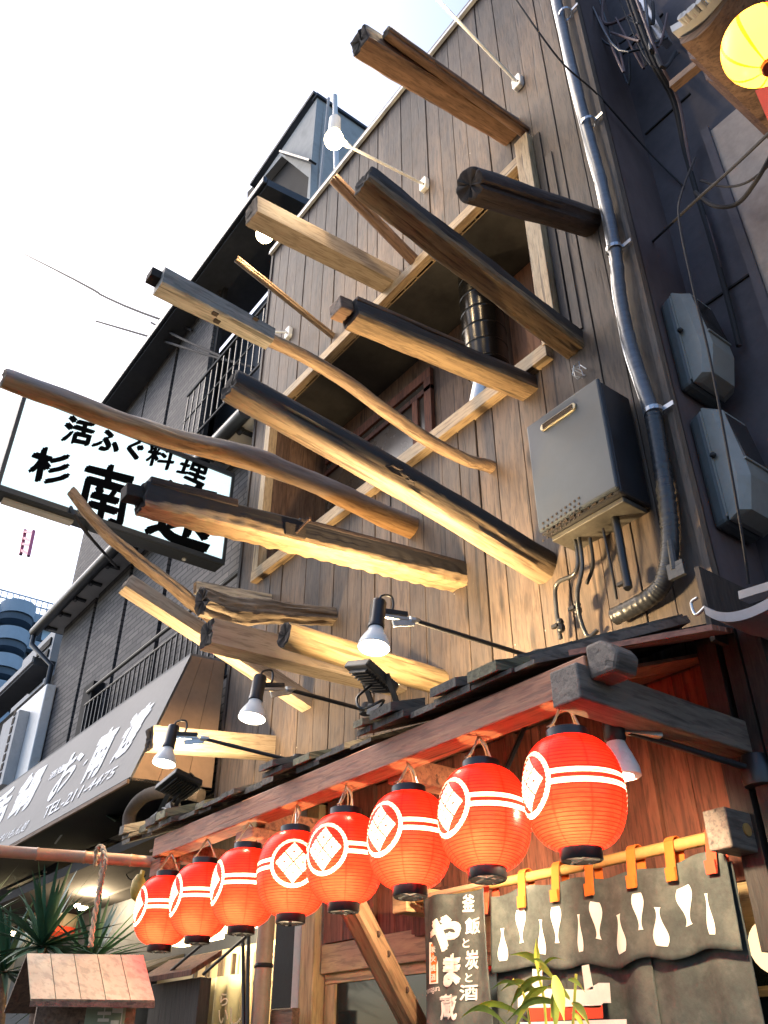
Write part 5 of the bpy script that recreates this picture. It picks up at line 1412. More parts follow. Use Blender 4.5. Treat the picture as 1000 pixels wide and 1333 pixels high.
# ================================================================ RED LANTERNS
Rl = .145
def lantern(loc, label, rot, sc_=1.0, tilt=(0, 0)):
    t = empty('red_lantern', loc)
    n = 34; prof = []
    H = .155
    for k in range(2 * n + 1):
        a = -1 + 2 * k / (2 * n)
        th = a * R(76)
        rr = Rl * (abs(math.cos(th)) ** .62)
        zz = H * math.sin(th) / math.sin(R(76))
        rr = rr * (1.0 if k % 2 == 0 else 1.014)
        prof.append((rr, zz))
    build(MB().lathe(prof, 48, caps=False), 'paper_shell', M_paper, t, M=Matrix.Identity(4), smooth=True, angle=80)
    r0 = prof[-1][0]
    build(MB().lathe([(r0 * .93, .143), (r0 * 1.02, .148), (r0 * 1.02, .180), (r0 * .95, .182), (r0 * .9, .153)], 32, caps=False), 'top_cap', M_blackp, t, smooth=True)
    build(MB().lathe([(r0 * .90, -.147), (r0 * .98, -.152), (r0 * .98, -.182), (r0 * .93, -.186), (r0 * .88, -.18), (r0 * .86, -.152)], 32, caps=False), 'bottom_cap', M_blackp, t, smooth=True)
    mb = MB()
    for k in range(4):
        a = k * math.pi / 2 + .4
        mb.lathe([(.004, -.19), (.006, -.1885), (.006, -.1875)], 8, Matrix.Translation((r0 * .6 * math.cos(a), r0 * .6 * math.sin(a), 0)))
    mb.box((-r0 * .9, -.006, -.182), (r0 * .9, .006, -.178)).box((-.006, -r0 * .9, -.1825), (.006, r0 * .9, -.1785))
    build(mb, 'base_cross', M_steel, t)
    build(MB().tube(smooth_path([(r0 * .9, 0, .18), (.02, 0, .235), (0, 0, .265)], 4), .003, 6).tube(smooth_path([(-r0 * .9, 0, .18), (-.02, .01, .235), (0, 0, .265)], 4), .003, 6), 'bail', M_steel, t)
    mb = MB()
    rr_ = random.Random(5)
    for k in range(4):
        s = rr_.choice((-1, 1)) * .03
        mb.tube(smooth_path([(rr_.uniform(-.01, .01), 0, .27), (s * rr_.uniform(.5, 1), rr_.uniform(-.02, .02), .24), (s * 1.4, rr_.uniform(-.02, .02), .20), (s * rr_.uniform(1, 2.2), 0, .185)], 5), .0028, 5)
    build(mb, 'twine', M_twine, t)
    return t
LP = [(747, 1030, 'largest red paper lantern, at the right corner of the canopy', 0), (631, 1078, 'second red lantern from the right end of the row', 8), (533, 1092, 'third red lantern from the right end of the row', 15), (449, 1110, 'fourth red lantern from the right, its crest turned half left', 28), (382, 1127, 'fifth red lantern from the right, its round crest facing the viewer', 62), (319, 1148, 'third red lantern from the left end of the row', -14), (263, 1164, 'second red lantern from the left end of the row', -14), (215, 1176, 'leftmost red lantern at the end of the row', -12)]
proto = lantern((0, 0, 0), '', 0)
E2 = []
for i, (px, py, lab, da) in enumerate(LP):
    c = onY(px, py, Yb + .03)
    c.z = 2.262
    # direction of the crest: local +X; turned so it shows at the left of the lantern as seen from the camera
    view = (CAM - c); va = math.atan2(view.y, view.x)
    rot = va - R(62) + R(da)
    tiltx = (0, R(5), R(4), 0, R(2), 0, 0, 0)[i]
    M = Matrix.Translation(c) @ Matrix.Rotation(tiltx, 4, Vector((math.sin(va), -math.cos(va), 0))) @ Matrix.Rotation(rot, 4, 'Z')
    o = proto if i == 0 else dup(proto, M)
    E2.append((o, M, c, lab, va - rot))
for o, M, c, lab, la in E2:
    o.matrix_basis = M; W[o.name] = M.copy()
    tag(o, lab, 'lantern', 'red paper lanterns hung along the canopy beam')
    d = bpy.data.lights.new('bulb_light', 'POINT'); d.energy = 4.2; d.color = (1, .74, .42); d.shadow_soft_size = .022
    l = bpy.data.objects.new('bulb_light', d); col.objects.link(l); l.parent = o; l.matrix_basis = Matrix.Translation((.06 * math.cos(la - .25), .06 * math.sin(la - .25), -.075))
    W[l.name] = M @ l.matrix_basis

# ================================================================ REFLECTOR LAMPS on black arms
def reflector(tip, base, label, head=1.0, face=(0, 0, -1)):
    t = empty('reflector_lamp', base, label, 'lamp', 'reflector lamps on black arms')
    f = Vector(face).normalized()
    Mz = frame(tip, f, (0, 1, .01)) @ Matrix.Rotation(R(90), 4, 'Y')       # local z along face
    build(MB().lathe([(.030, -.19), (.034, -.18), (.034, -.075), (.036, -.07), (.036, -.055), (.030, -.05)], 20, Mz), 'socket', M_blackp, t, smooth=True)
    build(MB().lathe([(.030, -.052), (.034, -.035), (.048, -.012), (.063, .018), (.068, .040), (.066, .043)], 28, Mz, caps=False), 'reflector_bowl', M_whitep, t, smooth=True, sol=.002)
    build(MB().lathe([(.064, .036), (.050, .044), (.030, .050), (.004, .052)], 28, Mz), 'glowing_face', E_spot, t, smooth=True)
    ax = (base - tip).normalized()
    side = (tip - f * .12)
    build(MB().bar(side + ax * .03, side + ax * .16, .02, .014).bar(side + ax * .08 - Vector((0, 0, .03)), side + ax * .19 - Vector((0, 0, .012)), .012, .03), 'clamp', M_steel, t, bevel=.002)
    build(MB().bar(side + ax * .02 + Vector((0, 0, .02)), side + ax * .15 + Vector((0, 0, .02)), .028, .02), 'clamp_plate', M_blackm, t)
    build(MB().tube([side + ax * .18, base], .011, 10), 'arm', M_blackm, t, smooth=True)
    build(MB().lathe([(.016, 0), (.018, .02), (.012, .05)], 10, frame(side + ax * .17, ax) @ Matrix.Rotation(R(90), 4, 'Y')), 'wing_nut', M_steel, t)
    c0 = tip - f * .185
    build(MB().tube(smooth_path([c0, c0 - f * .035 + ax * .01, c0 - f * .04 + ax * .06, c0 + f * .01 + ax * .075, c0 + f * .07 + ax * .06], 6), .0055, 8), 'flex', M_blackp, t, smooth=True)
    build(MB().lathe([(.04, -.02), (.045, 0), (.03, .04)], 14, Matrix.Translation(base)), 'arm_foot', M_blackm, t)
    d = bpy.data.lights.new('spot_light', 'SPOT'); d.energy = 18; d.color = (1, .74, .42); d.spot_size = R(120); d.spot_blend = .6; d.shadow_soft_size = .04
    l = bpy.data.objects.new('spot_light', d); col.objects.link(l)
    place(l, Mz @ Matrix.Translation((0, 0, .058)) @ Matrix.Rotation(math.pi, 4, 'X'), t)
reflector(onY(488, 832, 1.93), onY(702, 858, 2.85), 'reflector lamp right of the floodlight, in front of the round log', face=(.05, -.15, -1))
reflector(onY(330, 925, 1.92), onY(478, 925, 2.62), 'middle reflector lamp of the three above the canopy', face=(.05, -.15, -1))
reflector(onY(216, 985, 1.92), onY(388, 992, 2.55), 'leftmost reflector lamp before the short squared beam', face=(.05, -.15, -1))
# lit one under the side beam
tt = empty('shaded_reflector_lamp', onY(985, 1003, 2.7), 'reflector lamp facing down under the side beam behind the largest lantern', 'lamp')
tp = onY(803, 975, 2.15)
build(MB().lathe([(.028, .02), (.034, .03), (.034, .14), (.028, .15)], 18, Matrix.Translation(tp)), 'socket', M_blackp, tt, smooth=True)
build(MB().lathe([(.062, -.085), (.060, -.06), (.045, -.02), (.030, .015), (.028, .022)], 24, Matrix.Translation(tp)), 'reflector_bowl', M_whitep, tt, smooth=True)
build(MB().tube([tp + Vector((.02, .05, .06)), onY(985, 1003, 2.7)], .012, 10), 'arm', M_blackm, tt)
build(MB().bar(tp + Vector((.0, .02, .07)), tp + Vector((.07, .14, .06)), .03, .03), 'clamp', M_steel, tt)
build(MB().lathe([(.05, -.05), (.055, 0), (.04, .05)], 16, Matrix.Translation(onY(985, 1003, 2.7))), 'arm_foot', M_blackp, tt, smooth=True)
build(MB().lathe([(.055, -.080), (.03, -.088), (.004, -.09)], 20, Matrix.Translation(tp)), 'glowing_face', E_spot, tt, smooth=True)
d = bpy.data.lights.new('spot_light', 'SPOT'); d.energy = 36; d.color = (1, .82, .55); d.spot_size = R(160); d.spot_blend = .5; d.shadow_soft_size = .04
l = bpy.data.objects.new('spot_light', d); col.objects.link(l)
place(l, Matrix.Translation(tp + Vector((0, 0, -.10))) @ Vector((-1, .5, -.9)).to_track_quat('-Z', 'Y').to_matrix().to_4x4(), tt)

hl = empty('assumed_reflector_lamp', onY(640, 1040, 2.7), 'assumed small reflector lamp, unseen and added behind the second lantern to light the lettered banner', 'lamp')  # lamp not in view, assumed from the bright spot on the banner and added
hp_ = onY(628, 1078, 2.2)
Mh = Matrix.Translation(hp_) @ (Vector((onY(590, 1205, 2.58) - hp_)).to_track_quat('Z', 'Y').to_matrix().to_4x4())
build(MB().lathe([(.022, -.16), (.026, -.15), (.026, -.06), (.022, -.05)], 16, Mh), 'socket', M_blackp, hl, smooth=True)
build(MB().lathe([(.022, -.05), (.030, -.02), (.045, .015), (.046, .02)], 20, Mh, caps=False), 'reflector_bowl', M_whitep, hl, smooth=True, sol=.002)
build(MB().lathe([(.043, .012), (.02, .02), (.003, .022)], 18, Mh), 'glowing_face', E_spot, hl, smooth=True)
build(MB().tube([Mh @ Vector((0, 0, -.1)), Vector((hp_.x, 2.5, 2.80))], .010, 8), 'arm', M_blackm, hl)
d = bpy.data.lights.new('spot_light', 'SPOT'); d.energy = 42; d.color = (1, .82, .55); d.spot_size = R(140); d.spot_blend = .9; d.shadow_soft_size = .03  # added light of the assumed lamp, brightens banner and door
l = bpy.data.objects.new('spot_light', d); col.objects.link(l)
place(l, Mh @ Matrix.Translation((0, 0, .03)) @ Matrix.Rotation(math.pi, 4, 'X'), hl)

# ================================================================ FLOODLIGHTS
def flood(c, nrm, w, h, label, power, feet):
    t = empty('floodlight', c, label, 'floodlight', 'black floodlights on the canopy roof')
    n = Vector(nrm).normalized(); Mf = frame(c, (1, 0, 0) if abs(n.x) < .5 else (0, 1, 0), n)
    # frame(): x along, z ~ up hint = normal
    x = Vector((1, 0, 0)); x = (x - n * x.dot(n)).normalized(); y = n.cross(x)
    Mf = Matrix((x, y, n)).transposed().to_4x4(); Mf.translation = c
    def TT(mb):
        mb.v = [Mf @ v for v in mb.v]; return mb
    pts = [(w / 2 * s, q) for s, q in ((-1, -h / 2), (1, -h / 2), (1, h / 2 - .02), (.7, h / 2), (-.7, h / 2), (-1, h / 2 - .02))]
    build(TT(MB().prism([(px_, py_, -.03) for px_, py_ in pts], (0, 0, .035))), 'housing', M_blackm, t, Mf, bevel=.006)
    mb = MB()
    for k in range(9):
        yy = -h / 2 + .03 + k * (h - .06) / 8
        mb.box((-w / 2 + .03, yy - .003, -.045), (w / 2 - .03, yy + .003, -.0305))
    build(TT(mb), 'cooling_fins', M_blackm, t, Mf)
    build(TT(MB().box((-w / 2 + .015, -h / 2 + .015, .0055), (w / 2 - .015, h / 2 - .015, .008))), 'glowing_face', E_strip if power else M_glassd, t, Mf)
    for s in (-1, 1):
        build(MB().bar(c + x * (w / 2 + .008) * s, feet + x * (w / 2 + .008) * s + Vector((0, 0, .0)), .008, .03, (1, 0, 0)), 'yoke_arm', M_blackm, t)
    build(MB().bar(feet - x * w / 2, feet + x * w / 2, .08, .05), 'driver_box', M_blackm, t, bevel=.004)
    build(MB().tube(smooth_path([c - n * .04 + y * .02, c - n * .09 + Vector((.0, -.03, -.04)), c - n * .07 + Vector((.04, -.04, -.12)), feet + Vector((.05, -.05, .02)), feet + Vector((-.08, -.06, -.05))], 6), .006, 8), 'flex', M_blackp, t, smooth=True)
    if power:
        d = bpy.data.lights.new('flood_light', 'AREA'); d.shape = 'RECTANGLE'; d.size = w - .04; d.size_y = h - .04; d.energy = power; d.color = (1, .72, .39)
        l = bpy.data.objects.new('flood_light', d); col.objects.link(l)
        place(l, Mf @ Matrix.Translation((0, 0, .012)) @ Matrix.Rotation(math.pi, 4, 'X'), t)
c1 = onY(487, 878, 2.12)
flood(c1, (.42, .5, 1), .24, .2, 'larger black floodlight aimed up at the timbers, below the round log', 38, onY(503, 925, 2.2))
c2 = onY(235, 1020, 2.15)
flood(c2, (-.2, .25, 1), .26, .2, 'second black floodlight in the dark corner below the awning', 26, onY(215, 1060, 2.25))

# ================================================================ BAMBOO RAIL, ROPE, HANGING PLAQUE
pz = 2.53
r0_ = onZ(200, 1122, pz); r1_ = onZ(-60, 1104, pz)
rail = empty('bamboo_rail', r0_, 'horizontal bamboo rail at the lower left carrying the roped plaque', 'rail')
dirp = (r1_ - r0_)
mb = MB(); nodes = [0, .12, .36, .6, .84, 1]
pts = []; rr = []
for i in range(len(nodes) - 1):
    for f in (0, .012, .03, .5, .97, .988):
        t = nodes[i] + (nodes[i + 1] - nodes[i]) * f
        pts.append(r0_ + dirp * t); rr.append(.030 if f in (.03, .5, .97) else .033)
build(MB().tube(pts, rr, 16), 'cane', M_bamboo, rail, smooth=True, angle=60)
rp = onZ(130, 1113, pz)
ra = onZ(118, 1241, 2.05)
mid = rp.lerp(ra, .5)
dep_ = (rp - CAM)
def rop(x, y, d=0):
    t = max(0, min(1, (y - 1113) / 128)); base = rp.lerp(ra, t); Y = base.y + d
    return onY(x, y, Y)
rope = empty('rope', rp, 'twisted hemp rope looped over the bamboo rail', 'rope')
def twist(pts, r, ph=0):
    P = smooth_path(pts, 10); out = []
    for i, p in enumerate(P):
        a = i * .9 + ph
        out.append(p + Vector((math.cos(a) * r, math.sin(a) * r, 0)))
    return out
for k in range(2):
    base = [rop(134, 1104, -.03), rop(133, 1130), rop(128, 1165), rop(122, 1200), rop(118, 1232)]
    build(MB().tube(twist(base, .007, k * math.pi), .0075, 7), 'strand', M_rope, rope, smooth=True)
    base = [rop(124, 1128, -.02), rop(126, 1106, -.035), rop(133, 1101, -.02), rop(138, 1118, -.03), rop(134, 1140, -.02), rop(129, 1165)]
    build(MB().tube(twist(base, .006, k * math.pi), .006, 7), 'strand', M_rope, rope, smooth=True)
# plaque with a little roof
pl = empty('hanging_plaque', ra, 'small plank roofed wooden plaque hanging from the rope', 'plaque')
A = onZ(35, 1241, 2.05); B = onZ(187, 1243, 2.05)
# bottom edge nearer to the camera
Cc = onZ(202, 1302, 1.84); D = onZ(40, 1300, 1.84)
nrm_ = (B - A).cross(D - A).normalized()
if nrm_.z < 0: nrm_ = -nrm_
M_plq = wood('plaque_board', (.40, .31, .20), (.32, .23, .14), 'X', .5, .1, .5, .06, knots=.1)
for k in range(5):
    f0, f1 = k / 5 + .003, (k + 1) / 5 - .003
    a0, a1, b1_, b0_ = A.lerp(B, f0), A.lerp(B, f1), D.lerp(Cc, f1), D.lerp(Cc, f0)
    build(MB().hexa([a0, a1, b1_, b0_, a0 - nrm_ * .012, a1 - nrm_ * .012, b1_ - nrm_ * .012, b0_ - nrm_ * .012]), 'roof_board', M_plq, pl)
back = (A - D); back.z = -back.z
bA, bB = A + back, B + back
build(MB().hexa([A, B, bB, bA, A - Vector((0, 0, .012)), B - Vector((0, 0, .012)), bB - Vector((0, 0, .012)), bA - Vector((0, 0, .012))]), 'rear_roof', M_brown, pl)
build(MB().bar(D - nrm_ * .02, Cc - nrm_ * .02, .02, .02), 'eave_strip', M_brown, pl)
mA = (A + bA) / 2; mid_in = (A + D) / 2
bd = (B - A)
def PQ(u, z, d=0): return D.lerp(Cc, u) + (A - D) * .45 * Vector((1, 1, 0)).length / 1.4142 * 0 + Vector(((A - D).x * .5, (A - D).y * .5, z - D.z)) - Vector((0, 0, 0)) + (D - A) * 0 + Vector((0, 0, 0)) + (-(A - D)).normalized() * d * 0
def body(u0, u1, z0, z1, d, nm, mat):
    off = Vector(((A - D).x, (A - D).y, 0)) * .45; th = Vector(((A - D).x, (A - D).y, 0)).normalized()
    a = D.lerp(Cc, u0) + off - th * d; b = D.lerp(Cc, u1) + off - th * d
    P = [Vector((a.x, a.y, z0)), Vector((b.x, b.y, z0)), Vector((b.x, b.y, z1)), Vector((a.x, a.y, z1))]
    build(MB().hexa(P + [p + th * .03 for p in P]), nm, mat, pl); return P
body(.12, .95, 1.3, 1.86, .0, 'board', M_brown)
P = body(.53, .86, 1.3, 1.85, .012, 'notice', plain('greenish_notice', (.30, .33, .22), .7, 0, .15, 5, .1))
th_ = Vector(((D - A).x, (D - A).y, 0)).normalized()
for s, u, z0, z1 in (('壽', .45, .0, .62), ('司', .78, .1, .5)):
    w0 = .3 if s == '壽' else .22
    q = [P[0].lerp(P[1], u - w0 / 1.6), P[0].lerp(P[1], u + w0 / 1.6)]
    q = [Vector((q[0].x, q[0].y, 1.60)), Vector((q[1].x, q[1].y, 1.60)), Vector((q[1].x, q[1].y, 1.82)), Vector((q[0].x, q[0].y, 1.82))]
    text_on(s, q, 'lettering', M_norenf, pl, th_, .004, .0, wob=.01)

# ================================================================ YUCCA at the lower left
yk = empty('yucca_plant', onY(60, 1333, 2.3), 'dark green spiky yucca with long sword leaves at the lower left', 'plant')
rg = random.Random(11)
def leaf(mb, base, d, L_, w_, droop):
    d = Vector(d).normalized(); side = d.cross(Vector((0, 0, 1)))
    if side.length < .1: side = Vector((1, 0, 0))
    side.normalize(); n = 7; vs = []
    for i in range(n + 1):
        t = i / n
        p = base + d * L_ * t + Vector((0, 0, -droop * L_ * t * t))
        w = w_ * (0.55 + 1.2 * t if t < .3 else (1 - t) ** .7 * 1.15 + .02)
        vs += [p - side * w / 2, p + Vector((0, 0, -w * .18)), p + side * w / 2]
    mb.add(vs, [(i * 3 + j, i * 3 + j + 1, (i + 1) * 3 + j + 1, (i + 1) * 3 + j) for i in range(n) for j in range(2)])
heads = [((55, 1232), 1.9, 70, .60), ((5, 1265), 1.8, 60, .62), ((120, 1250), 2.3, 46, .5), ((95, 1290), 2.3, 46, .5), ((-30, 1200), 2.1, 44, .6)]
for hi, (pp, Y, n_, L0) in enumerate(heads):
    c = onY(pp[0], pp[1], Y)
    build(MB().tube([Vector((c.x + .1, c.y + .15, 0)), Vector((c.x + .04, c.y + .05, c.z - .5)), c], [.05, .045, .03], 10), 'stem', M_brown, yk)
    cl = empty('leaf_cluster', c); place(cl, Matrix.Translation(c), yk)
    for k in range(n_):
        a = rg.uniform(0, 6.283); el = rg.uniform(-.35, 1.35)
        d = (math.cos(a) * math.cos(el), math.sin(a) * math.cos(el), math.sin(el))
        mb = MB(); leaf(mb, c + Vector(d) * .02, d, L0 * rg.uniform(.6, 1.05), rg.uniform(.034, .052), rg.uniform(.0, .35))
        build(mb, 'leaf', M_leaf, cl, smooth=True)

# ================================================================ BAMBOO SPRIG at the lower right
bs = empty('bamboo_plant', onY(710, 1333, 2.2), 'bright yellow green bamboo sprig in front of the wide curtain', 'plant')
BPY = 2.15
stems = [((712, 1350), (708, 1300), (700, 1262), (698, 1238)), ((690, 1350), (688, 1320), (680, 1290), (668, 1275)), ((745, 1350), (748, 1300), (750, 1268))]
for s in stems: build(MB().tube(smooth_path([onY(x, y, BPY) for x, y in s], 5), .004, 6), 'stem', M_bamleaf, bs)
lv = [((722, 1275), (664, 1243), 10), ((700, 1290), (652, 1290), 8), ((722, 1270), (735, 1330), 14), ((720, 1275), (660, 1320), 9), ((712, 1285), (668, 1345), 11), ((742, 1300), (712, 1285), 13), ((745, 1305), (770, 1340), 9), ((735, 1310), (660, 1330), 10), ((700, 1262), (698, 1222), 7), ((740, 1275), (762, 1292), 6), ((698, 1288), (665, 1310), 12), ((690, 1330), (600, 1325), 9), ((660, 1335), (602, 1322), 10), ((715, 1262), (690, 1250), 4), ((722, 1290), (724, 1345), 11), ((700, 1268), (735, 1250), 4), ((728, 1290), (716, 1330), 8), ((680, 1286), (640, 1288), 5), ((745, 1318), (765, 1350), 6)]
for (a, b_, w_) in lv:
    Y0 = BPY + rg.uniform(-.08, .05); A_ = onY(*a, Y0); B_ = onY(*b_, Y0 + rg.uniform(-.08, .08))
    d = B_ - A_; side = d.cross(FW).normalized(); ww = w_ * (A_ - CAM).dot(FW) / FPX
    vs = []
    for i in range(9):
        t = i / 8; p = A_ + d * t + Vector((0, 0, .18 * d.length * math.sin(t * 3.14) * (1 if abs(b_[0] - a[0]) > 15 else .2)))
        w = ww * math.sin(min(1, t * 1.1 + .08) * 3.0) ** .8 * .55 if t < .97 else .0005
        vs += [p - side * w, p + FW * w * .4, p + side * w]
    mb = MB().add(vs, [(i * 3 + j, i * 3 + j + 1, (i + 1) * 3 + j + 1, (i + 1) * 3 + j) for i in range(8) for j in range(2)])
    build(mb, 'leaf', M_bamleaf, bs, smooth=True)

# ================================================================ LEFT SHOP FRONT under the awning
ls = empty('left_shopfront', (-7, 3.3, 0), 'dim neighbouring shopfront under the awning with a beige wall', 'building')
build(MB().box((-22, 3.6, 0), (-4.86, 3.7, 3.1)), 'back_wall', plain('beige_wall', (.36, .29, .21), .8, 0, .15, 2, .1), ls)
build(MB().box((-22, 2.6, 3.02), (-4.9, 3.6, 3.1)), 'ceiling', M_interior, ls)
a = onY(85, 1115, 3.0); b_ = onY(180, 1080, 3.0)
# tin canopy edge
P = [onY(x, y, 2.7) for x, y in ((112, 1044), (178, 1070), (160, 1092), (75, 1100))]
build(MB().prism([onY(112, 1045, 2.65), onY(175, 1052, 3.1), onY(166, 1068, 3.1), onY(150, 1070, 2.65)], (0, .0, .012)), 'tin_sheet', M_tin, ls)
build(MB().tube([onY(112, 1044, 2.6), onY(72, 1098, 2.6)], .008, 6), 'stay', M_steel, ls)
for (x0, y0, x1, y1, Y, mt, nm) in ((88, 1060, 170, 1075, 3.2, M_brown, 'beam'), (75, 1092, 170, 1110, 3.3, M_door, 'lit_board'), (100, 1075, 180, 1090, 3.1, M_grey, 'rafter')):
    build(MB().bar(onY(x0, y0, Y), onY(x1, y1, Y), .1, .12), nm, mt, ls)
# tiled lean-to
lt = MB(); 
T0 = onY(95, 1240, 3.1); T1 = onY(188, 1200, 3.1)
lean = empty('lean_to_roof', T0, 'little brown shingled lean to roof behind the hanging plaque', 'roof')
for k in range(8):
    f0, f1 = k / 8, (k + 1) / 8 - .01
    a = Vector((T0.x + (T1.x - T0.x) * f0, 2.9, 2.15)); b = Vector((T0.x + (T1.x - T0.x) * f1, 2.9, 2.15))
    build(MB().hexa([a, b, b + Vector((0, .65, .25)), a + Vector((0, .65, .25)), a + Vector((0, 0, .03)), b + Vector((0, 0, .03)), b + Vector((0, .65, .28)), a + Vector((0, .65, .28))]), 'shingle', M_shing, lean)
build(MB().box((T0.x, 2.95, 1.2), (T1.x, 3.05, 2.14)), 'board_wall', M_darkz, lean)
# lit shop to the right of it
for k in range(9):
    x = onY(285, 1250, 3.2).x + k * .2 - .6
    build(MB().box((x, 3.3, 0), (x + .02, 3.33, 2.3)), 'glazing_bar', M_darkz, ls)
M_lit = plain('lamplit_paper_wall', (.55, .42, .24), .8, 0, .12, 2, .05)
build(MB().box((-7.6, 3.36, 0), (-4.9, 3.4, 2.35)), 'paper_wall', M_lit, ls)
# tube lamps over it
for i, (x0, y0, x1, y1, lab) in enumerate(((232, 1228, 285, 1213, 'left glowing strip lamp behind the leftmost lanterns'), (292, 1210, 330, 1203, 'right glowing strip lamp behind the third lantern from the left'))):
    A_ = onY(x0, y0, 3.0); B_ = onY(x1, y1, 3.0)
    t = empty('strip_lamp', A_, lab, 'lamp', 'strip lamps of the left shop')
    build(MB().bar(A_, Vector((B_.x, B_.y, A_.z)), .10, .05), 'tube', E_strip, t, bevel=.01)
    build(MB().bar(A_ + Vector((0, 0, .045)), Vector((B_.x, B_.y, A_.z + .045)), .13, .03), 'casing', M_soffw, t)
    light_point('tube_light', A_.lerp(B_, .5) + Vector((0, .05, -.07)), 16, (1, .78, .45), .06, t)
# green shop curtain
gx0, gx1 = onY(262, 1300, 3.1).x, onY(318, 1280, 3.1).x
gc = empty('olive_curtain', ((gx0 + gx1) / 2, 3.1, 1.9), 'short olive shop curtain with outlined white characters behind the bamboo post', 'curtain')
gzt = onY(290, 1272, 3.1).z
def gcf(u, v): return Vector((gx0 + (gx1 - gx0) * u, 3.08 + .03 * math.sin(u * 22), gzt - .7 * v))
build(MB().grid(60, 8, gcf), 'cloth', plain('olive_cloth', (.20, .19, .13), .9, 0, .2, 5, .2), gc, smooth=True, sol=.003)
for s, p in (('い', (285, 1315, 297, 1333)), ('ら', (287, 1294, 297, 1310)), ('し', (300, 1312, 314, 1335))):
    x0, y0, x1, y1 = p
    q = [onY(x, y, 3.04) for x, y in ((x0, y1), (x1, y1 - 2), (x1, y0 - 2), (x0, y0))]
    text_on(s, q, 'lettering', M_norenf, gc, (0, -1, 0), .0, .01)
# dark cabinet with sloping lid
cb = empty('dark_cabinet', onY(230, 1300, 2.6), 'dark wooden cabinet with a pale slanted lid, right of the hanging plaque', 'cabinet')
c0 = onY(195, 1300, 2.7); c1_ = onY(262, 1262, 2.7)
build(MB().box((c0.x, 2.7, .0), (c1_.x, 2.78, c1_.z - .04)), 'body', M_darkz, cb, bevel=.005)
build(MB().hexa([Vector((c0.x - .02, 2.62, c1_.z - .04)), Vector((c1_.x + .03, 2.62, c1_.z - .04)), Vector((c1_.x + .03, 2.82, c1_.z + .08)), Vector((c0.x - .02, 2.82, c1_.z + .08)), Vector((c0.x - .02, 2.62, c1_.z - .005)), Vector((c1_.x + .03, 2.62, c1_.z - .005)), Vector((c1_.x + .03, 2.82, c1_.z + .115)), Vector((c0.x - .02, 2.82, c1_.z + .115))]), 'lid', M_siding, cb, bevel=.004)
# bamboo post and its stays
bp_ = onY(343, 1260, 2.75)
bpo = empty('bamboo_post', (bp_.x, 2.75, 0), 'upright grey bamboo post with a black tie, beside the dark screen', 'post')
pts = [(bp_.x, 2.75, z) for z in (0, .8, 1.2, 1.6, 1.98, 2.0, 2.02, 2.3, 2.6)]
build(MB().tube(pts, [.05, .05, .052, .05, .05, .054, .05, .05, .05], 16), 'cane', M_bampole, bpo, smooth=True)
build(MB().lathe([(.053, -.012), (.056, 0), (.053, .012)], 16, Matrix.Translation((bp_.x, 2.75, onY(343, 1255, 2.7).z))), 'tie', M_blackp, bpo)
for i, (p, lab) in enumerate(((((316, 1205), (318, 1350)), 'left upright black rod beside the bamboo post'), (((324, 1205), (322, 1350)), 'right upright black rod beside the bamboo post'))):
    tag(build(MB().tube([onY(*p[0], 2.68), onY(*p[1], 2.68)], .011, 7), 'black_rod', M_blackm), lab, 'rod', 'black rods by the bamboo post')
for i, (p, lab) in enumerate(((((223, 1263), (290, 1206)), 'left slanting black stay behind the lanterns'), (((265, 1268), (328, 1212)), 'right slanting black stay reaching the bamboo post'))):
    tag(build(MB().tube([onY(*p[0], 2.66), onY(*p[1], 2.5)], .010, 7), 'slanting_stay', M_blackm), lab, 'stay', 'slanting black stays')
ds = onY(378, 1250, 2.95)
tag(build(MB().box((onY(357, 1250, 2.95).x, 2.95, 0), (-4.79, 3.1, 2.55)), 'dark_screen', plain('dark_mesh_screen', (.012, .011, .010), .8, 0, .3, 40, .4)), 'black screen between the bamboo post and the door post', 'screen')
tag(build(MB().box((onY(352, 1325, 2.8).x, 2.8, 1.2), (onY(380, 1325, 2.8).x, 2.85, onY(365, 1313, 2.8).z)), 'wooden_box', M_brown, bevel=.005), 'top of a reddish wooden box at the bottom edge before the dark screen', 'box')
gl = onY(352, 1215, 3.3)
# lamps and lantern glimpsed through the yucca
zz = onY(76, 1183, 3.3)
ll = empty('white_lantern', zz, 'white and red paper lantern glowing behind the yucca leaves', 'lantern')
M_pw = papermat('white_lantern_paper', (.9, .72, .5), (.95, .85, .65), 'yel')
build(MB().lathe([(.14, -.24), (.21, -.2), (.24, -.08), (.24, .08), (.21, .2), (.14, .24)], 24, Matrix.Translation(zz), caps=False), 'paper_shell', M_pw, ll, M=Matrix.Translation(zz), smooth=True, angle=80)
build(MB().lathe([(.14, -.30), (.215, -.25), (.215, -.19), (.14, -.18)], 24, Matrix.Translation(zz)), 'lower_band', M_redcl, ll)
build(MB().lathe([(.14, .18), (.215, .19), (.215, .25), (.14, .3)], 24, Matrix.Translation(zz)), 'upper_band', M_redcl, ll)
light_point('bulb_light', zz, 60, (1, .8, .5), .03, ll)
for i, (x, y, r_, lab) in enumerate(((108, 1170, .10, 'bare bulb right of the yucca leaves'), (26, 1182, .09, 'bare bulb glimpsed left inside the yucca'), (14, 1205, .12, 'largest glimpsed bulb at the left edge behind the yucca'))):
    c = onY(x, y, 3.3)
    t = empty('bare_bulb', c, lab, 'bulb', 'bare bulbs behind the yucca')
    build(MB().lathe([(r_ * math.sin(a), -r_ * 1.1 * math.cos(a)) for a in [.05 + k * .3 for k in range(10)]], 16, Matrix.Translation(c)), 'glass', E_bulb, t, smooth=True)
    build(MB().lathe([(.02, r_ * .9), (.022, r_ * 1.6)], 10, Matrix.Translation(c)), 'socket', M_blackp, t)
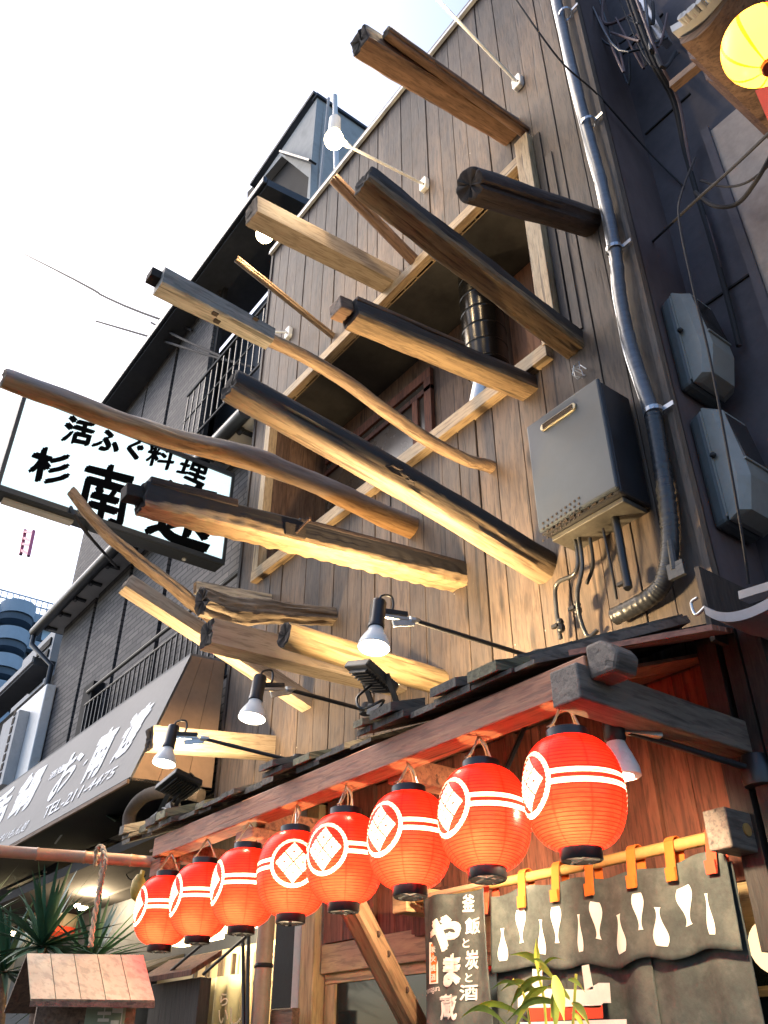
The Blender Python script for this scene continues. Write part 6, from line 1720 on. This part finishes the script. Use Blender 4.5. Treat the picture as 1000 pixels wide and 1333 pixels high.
light_point('bulb_light', onY(120, 1172, 3.15), 40, WARM, .05, t)
# carved fish figure left of the leftmost lantern
fg = onY(180, 1155, 2.4)
fsh = empty('carved_figure', fg, 'golden carved animal figure peeping out left of the leftmost lantern', 'figure')
M_gold = plain('ochre_wood', (.45, .28, .05), .5, 0, .3, 12, .3)
build(MB().lathe([(.005, -.09), (.035, -.07), (.05, -.02), (.045, .04), (.02, .08)], 14, Matrix.Translation(fg)), 'body', M_gold, fsh, smooth=True)
build(MB().prism([fg + Vector((-.05, 0, .02)), fg + Vector((-.11, 0, .06)), fg + Vector((-.10, 0, .0)), fg + Vector((-.08, 0, -.04)), fg + Vector((-.04, 0, -.02))], (0, .02, 0)), 'tail', M_gold, fsh)
build(MB().prism([fg + Vector((-.02, 0, .06)), fg + Vector((.0, 0, .11)), fg + Vector((.03, 0, .10)), fg + Vector((.02, 0, .05))], (0, .02, 0)), 'fin', M_gold, fsh)
# right hand shop window behind the curtain
rw = empty('right_shop_window', (-1.3, 3.0, 1.9), 'dark shop window with a pale round lamp at the lower right edge', 'window')
build(MB().box((XR - .3, 2.99, 1.2), (-.7, 3.02, 1.985)), 'pane', M_glassd, rw)
rl_ = onY(1012, 1232, 2.88)
build(MB().lathe([(.003 + .085 * math.sin(k * math.pi / 12), -.085 * math.cos(k * math.pi / 12)) for k in range(13)], 28, Matrix.Translation((rl_.x, 2.88, rl_.z))), 'paper_lamp', emit('paper_lamp_glow', (1, .75, .4), .7), rw, smooth=True)
build(MB().box((XR - .3, 2.96, 1.80), (-.7, 2.988, 1.83)), 'rail', M_door, rw)
build(MB().tube(smooth_path([onY(162, 1133, 3.0), onY(170, 1145, 3.0), onY(190, 1140, 3.0)], 4), .006, 6), 'wire', M_cable, ls)

tag(build(MB().tube(smooth_path([onY(168, 1085, 2.35), onY(170, 1058, 2.35), onY(190, 1036, 2.35), onY(225, 1030, 2.4), onY(262, 1036, 2.5)], 6), .045, 14), 'black_hose', M_rot, smooth=True), 'thick black bent hose in the dark corner beside the second floodlight', 'hose')
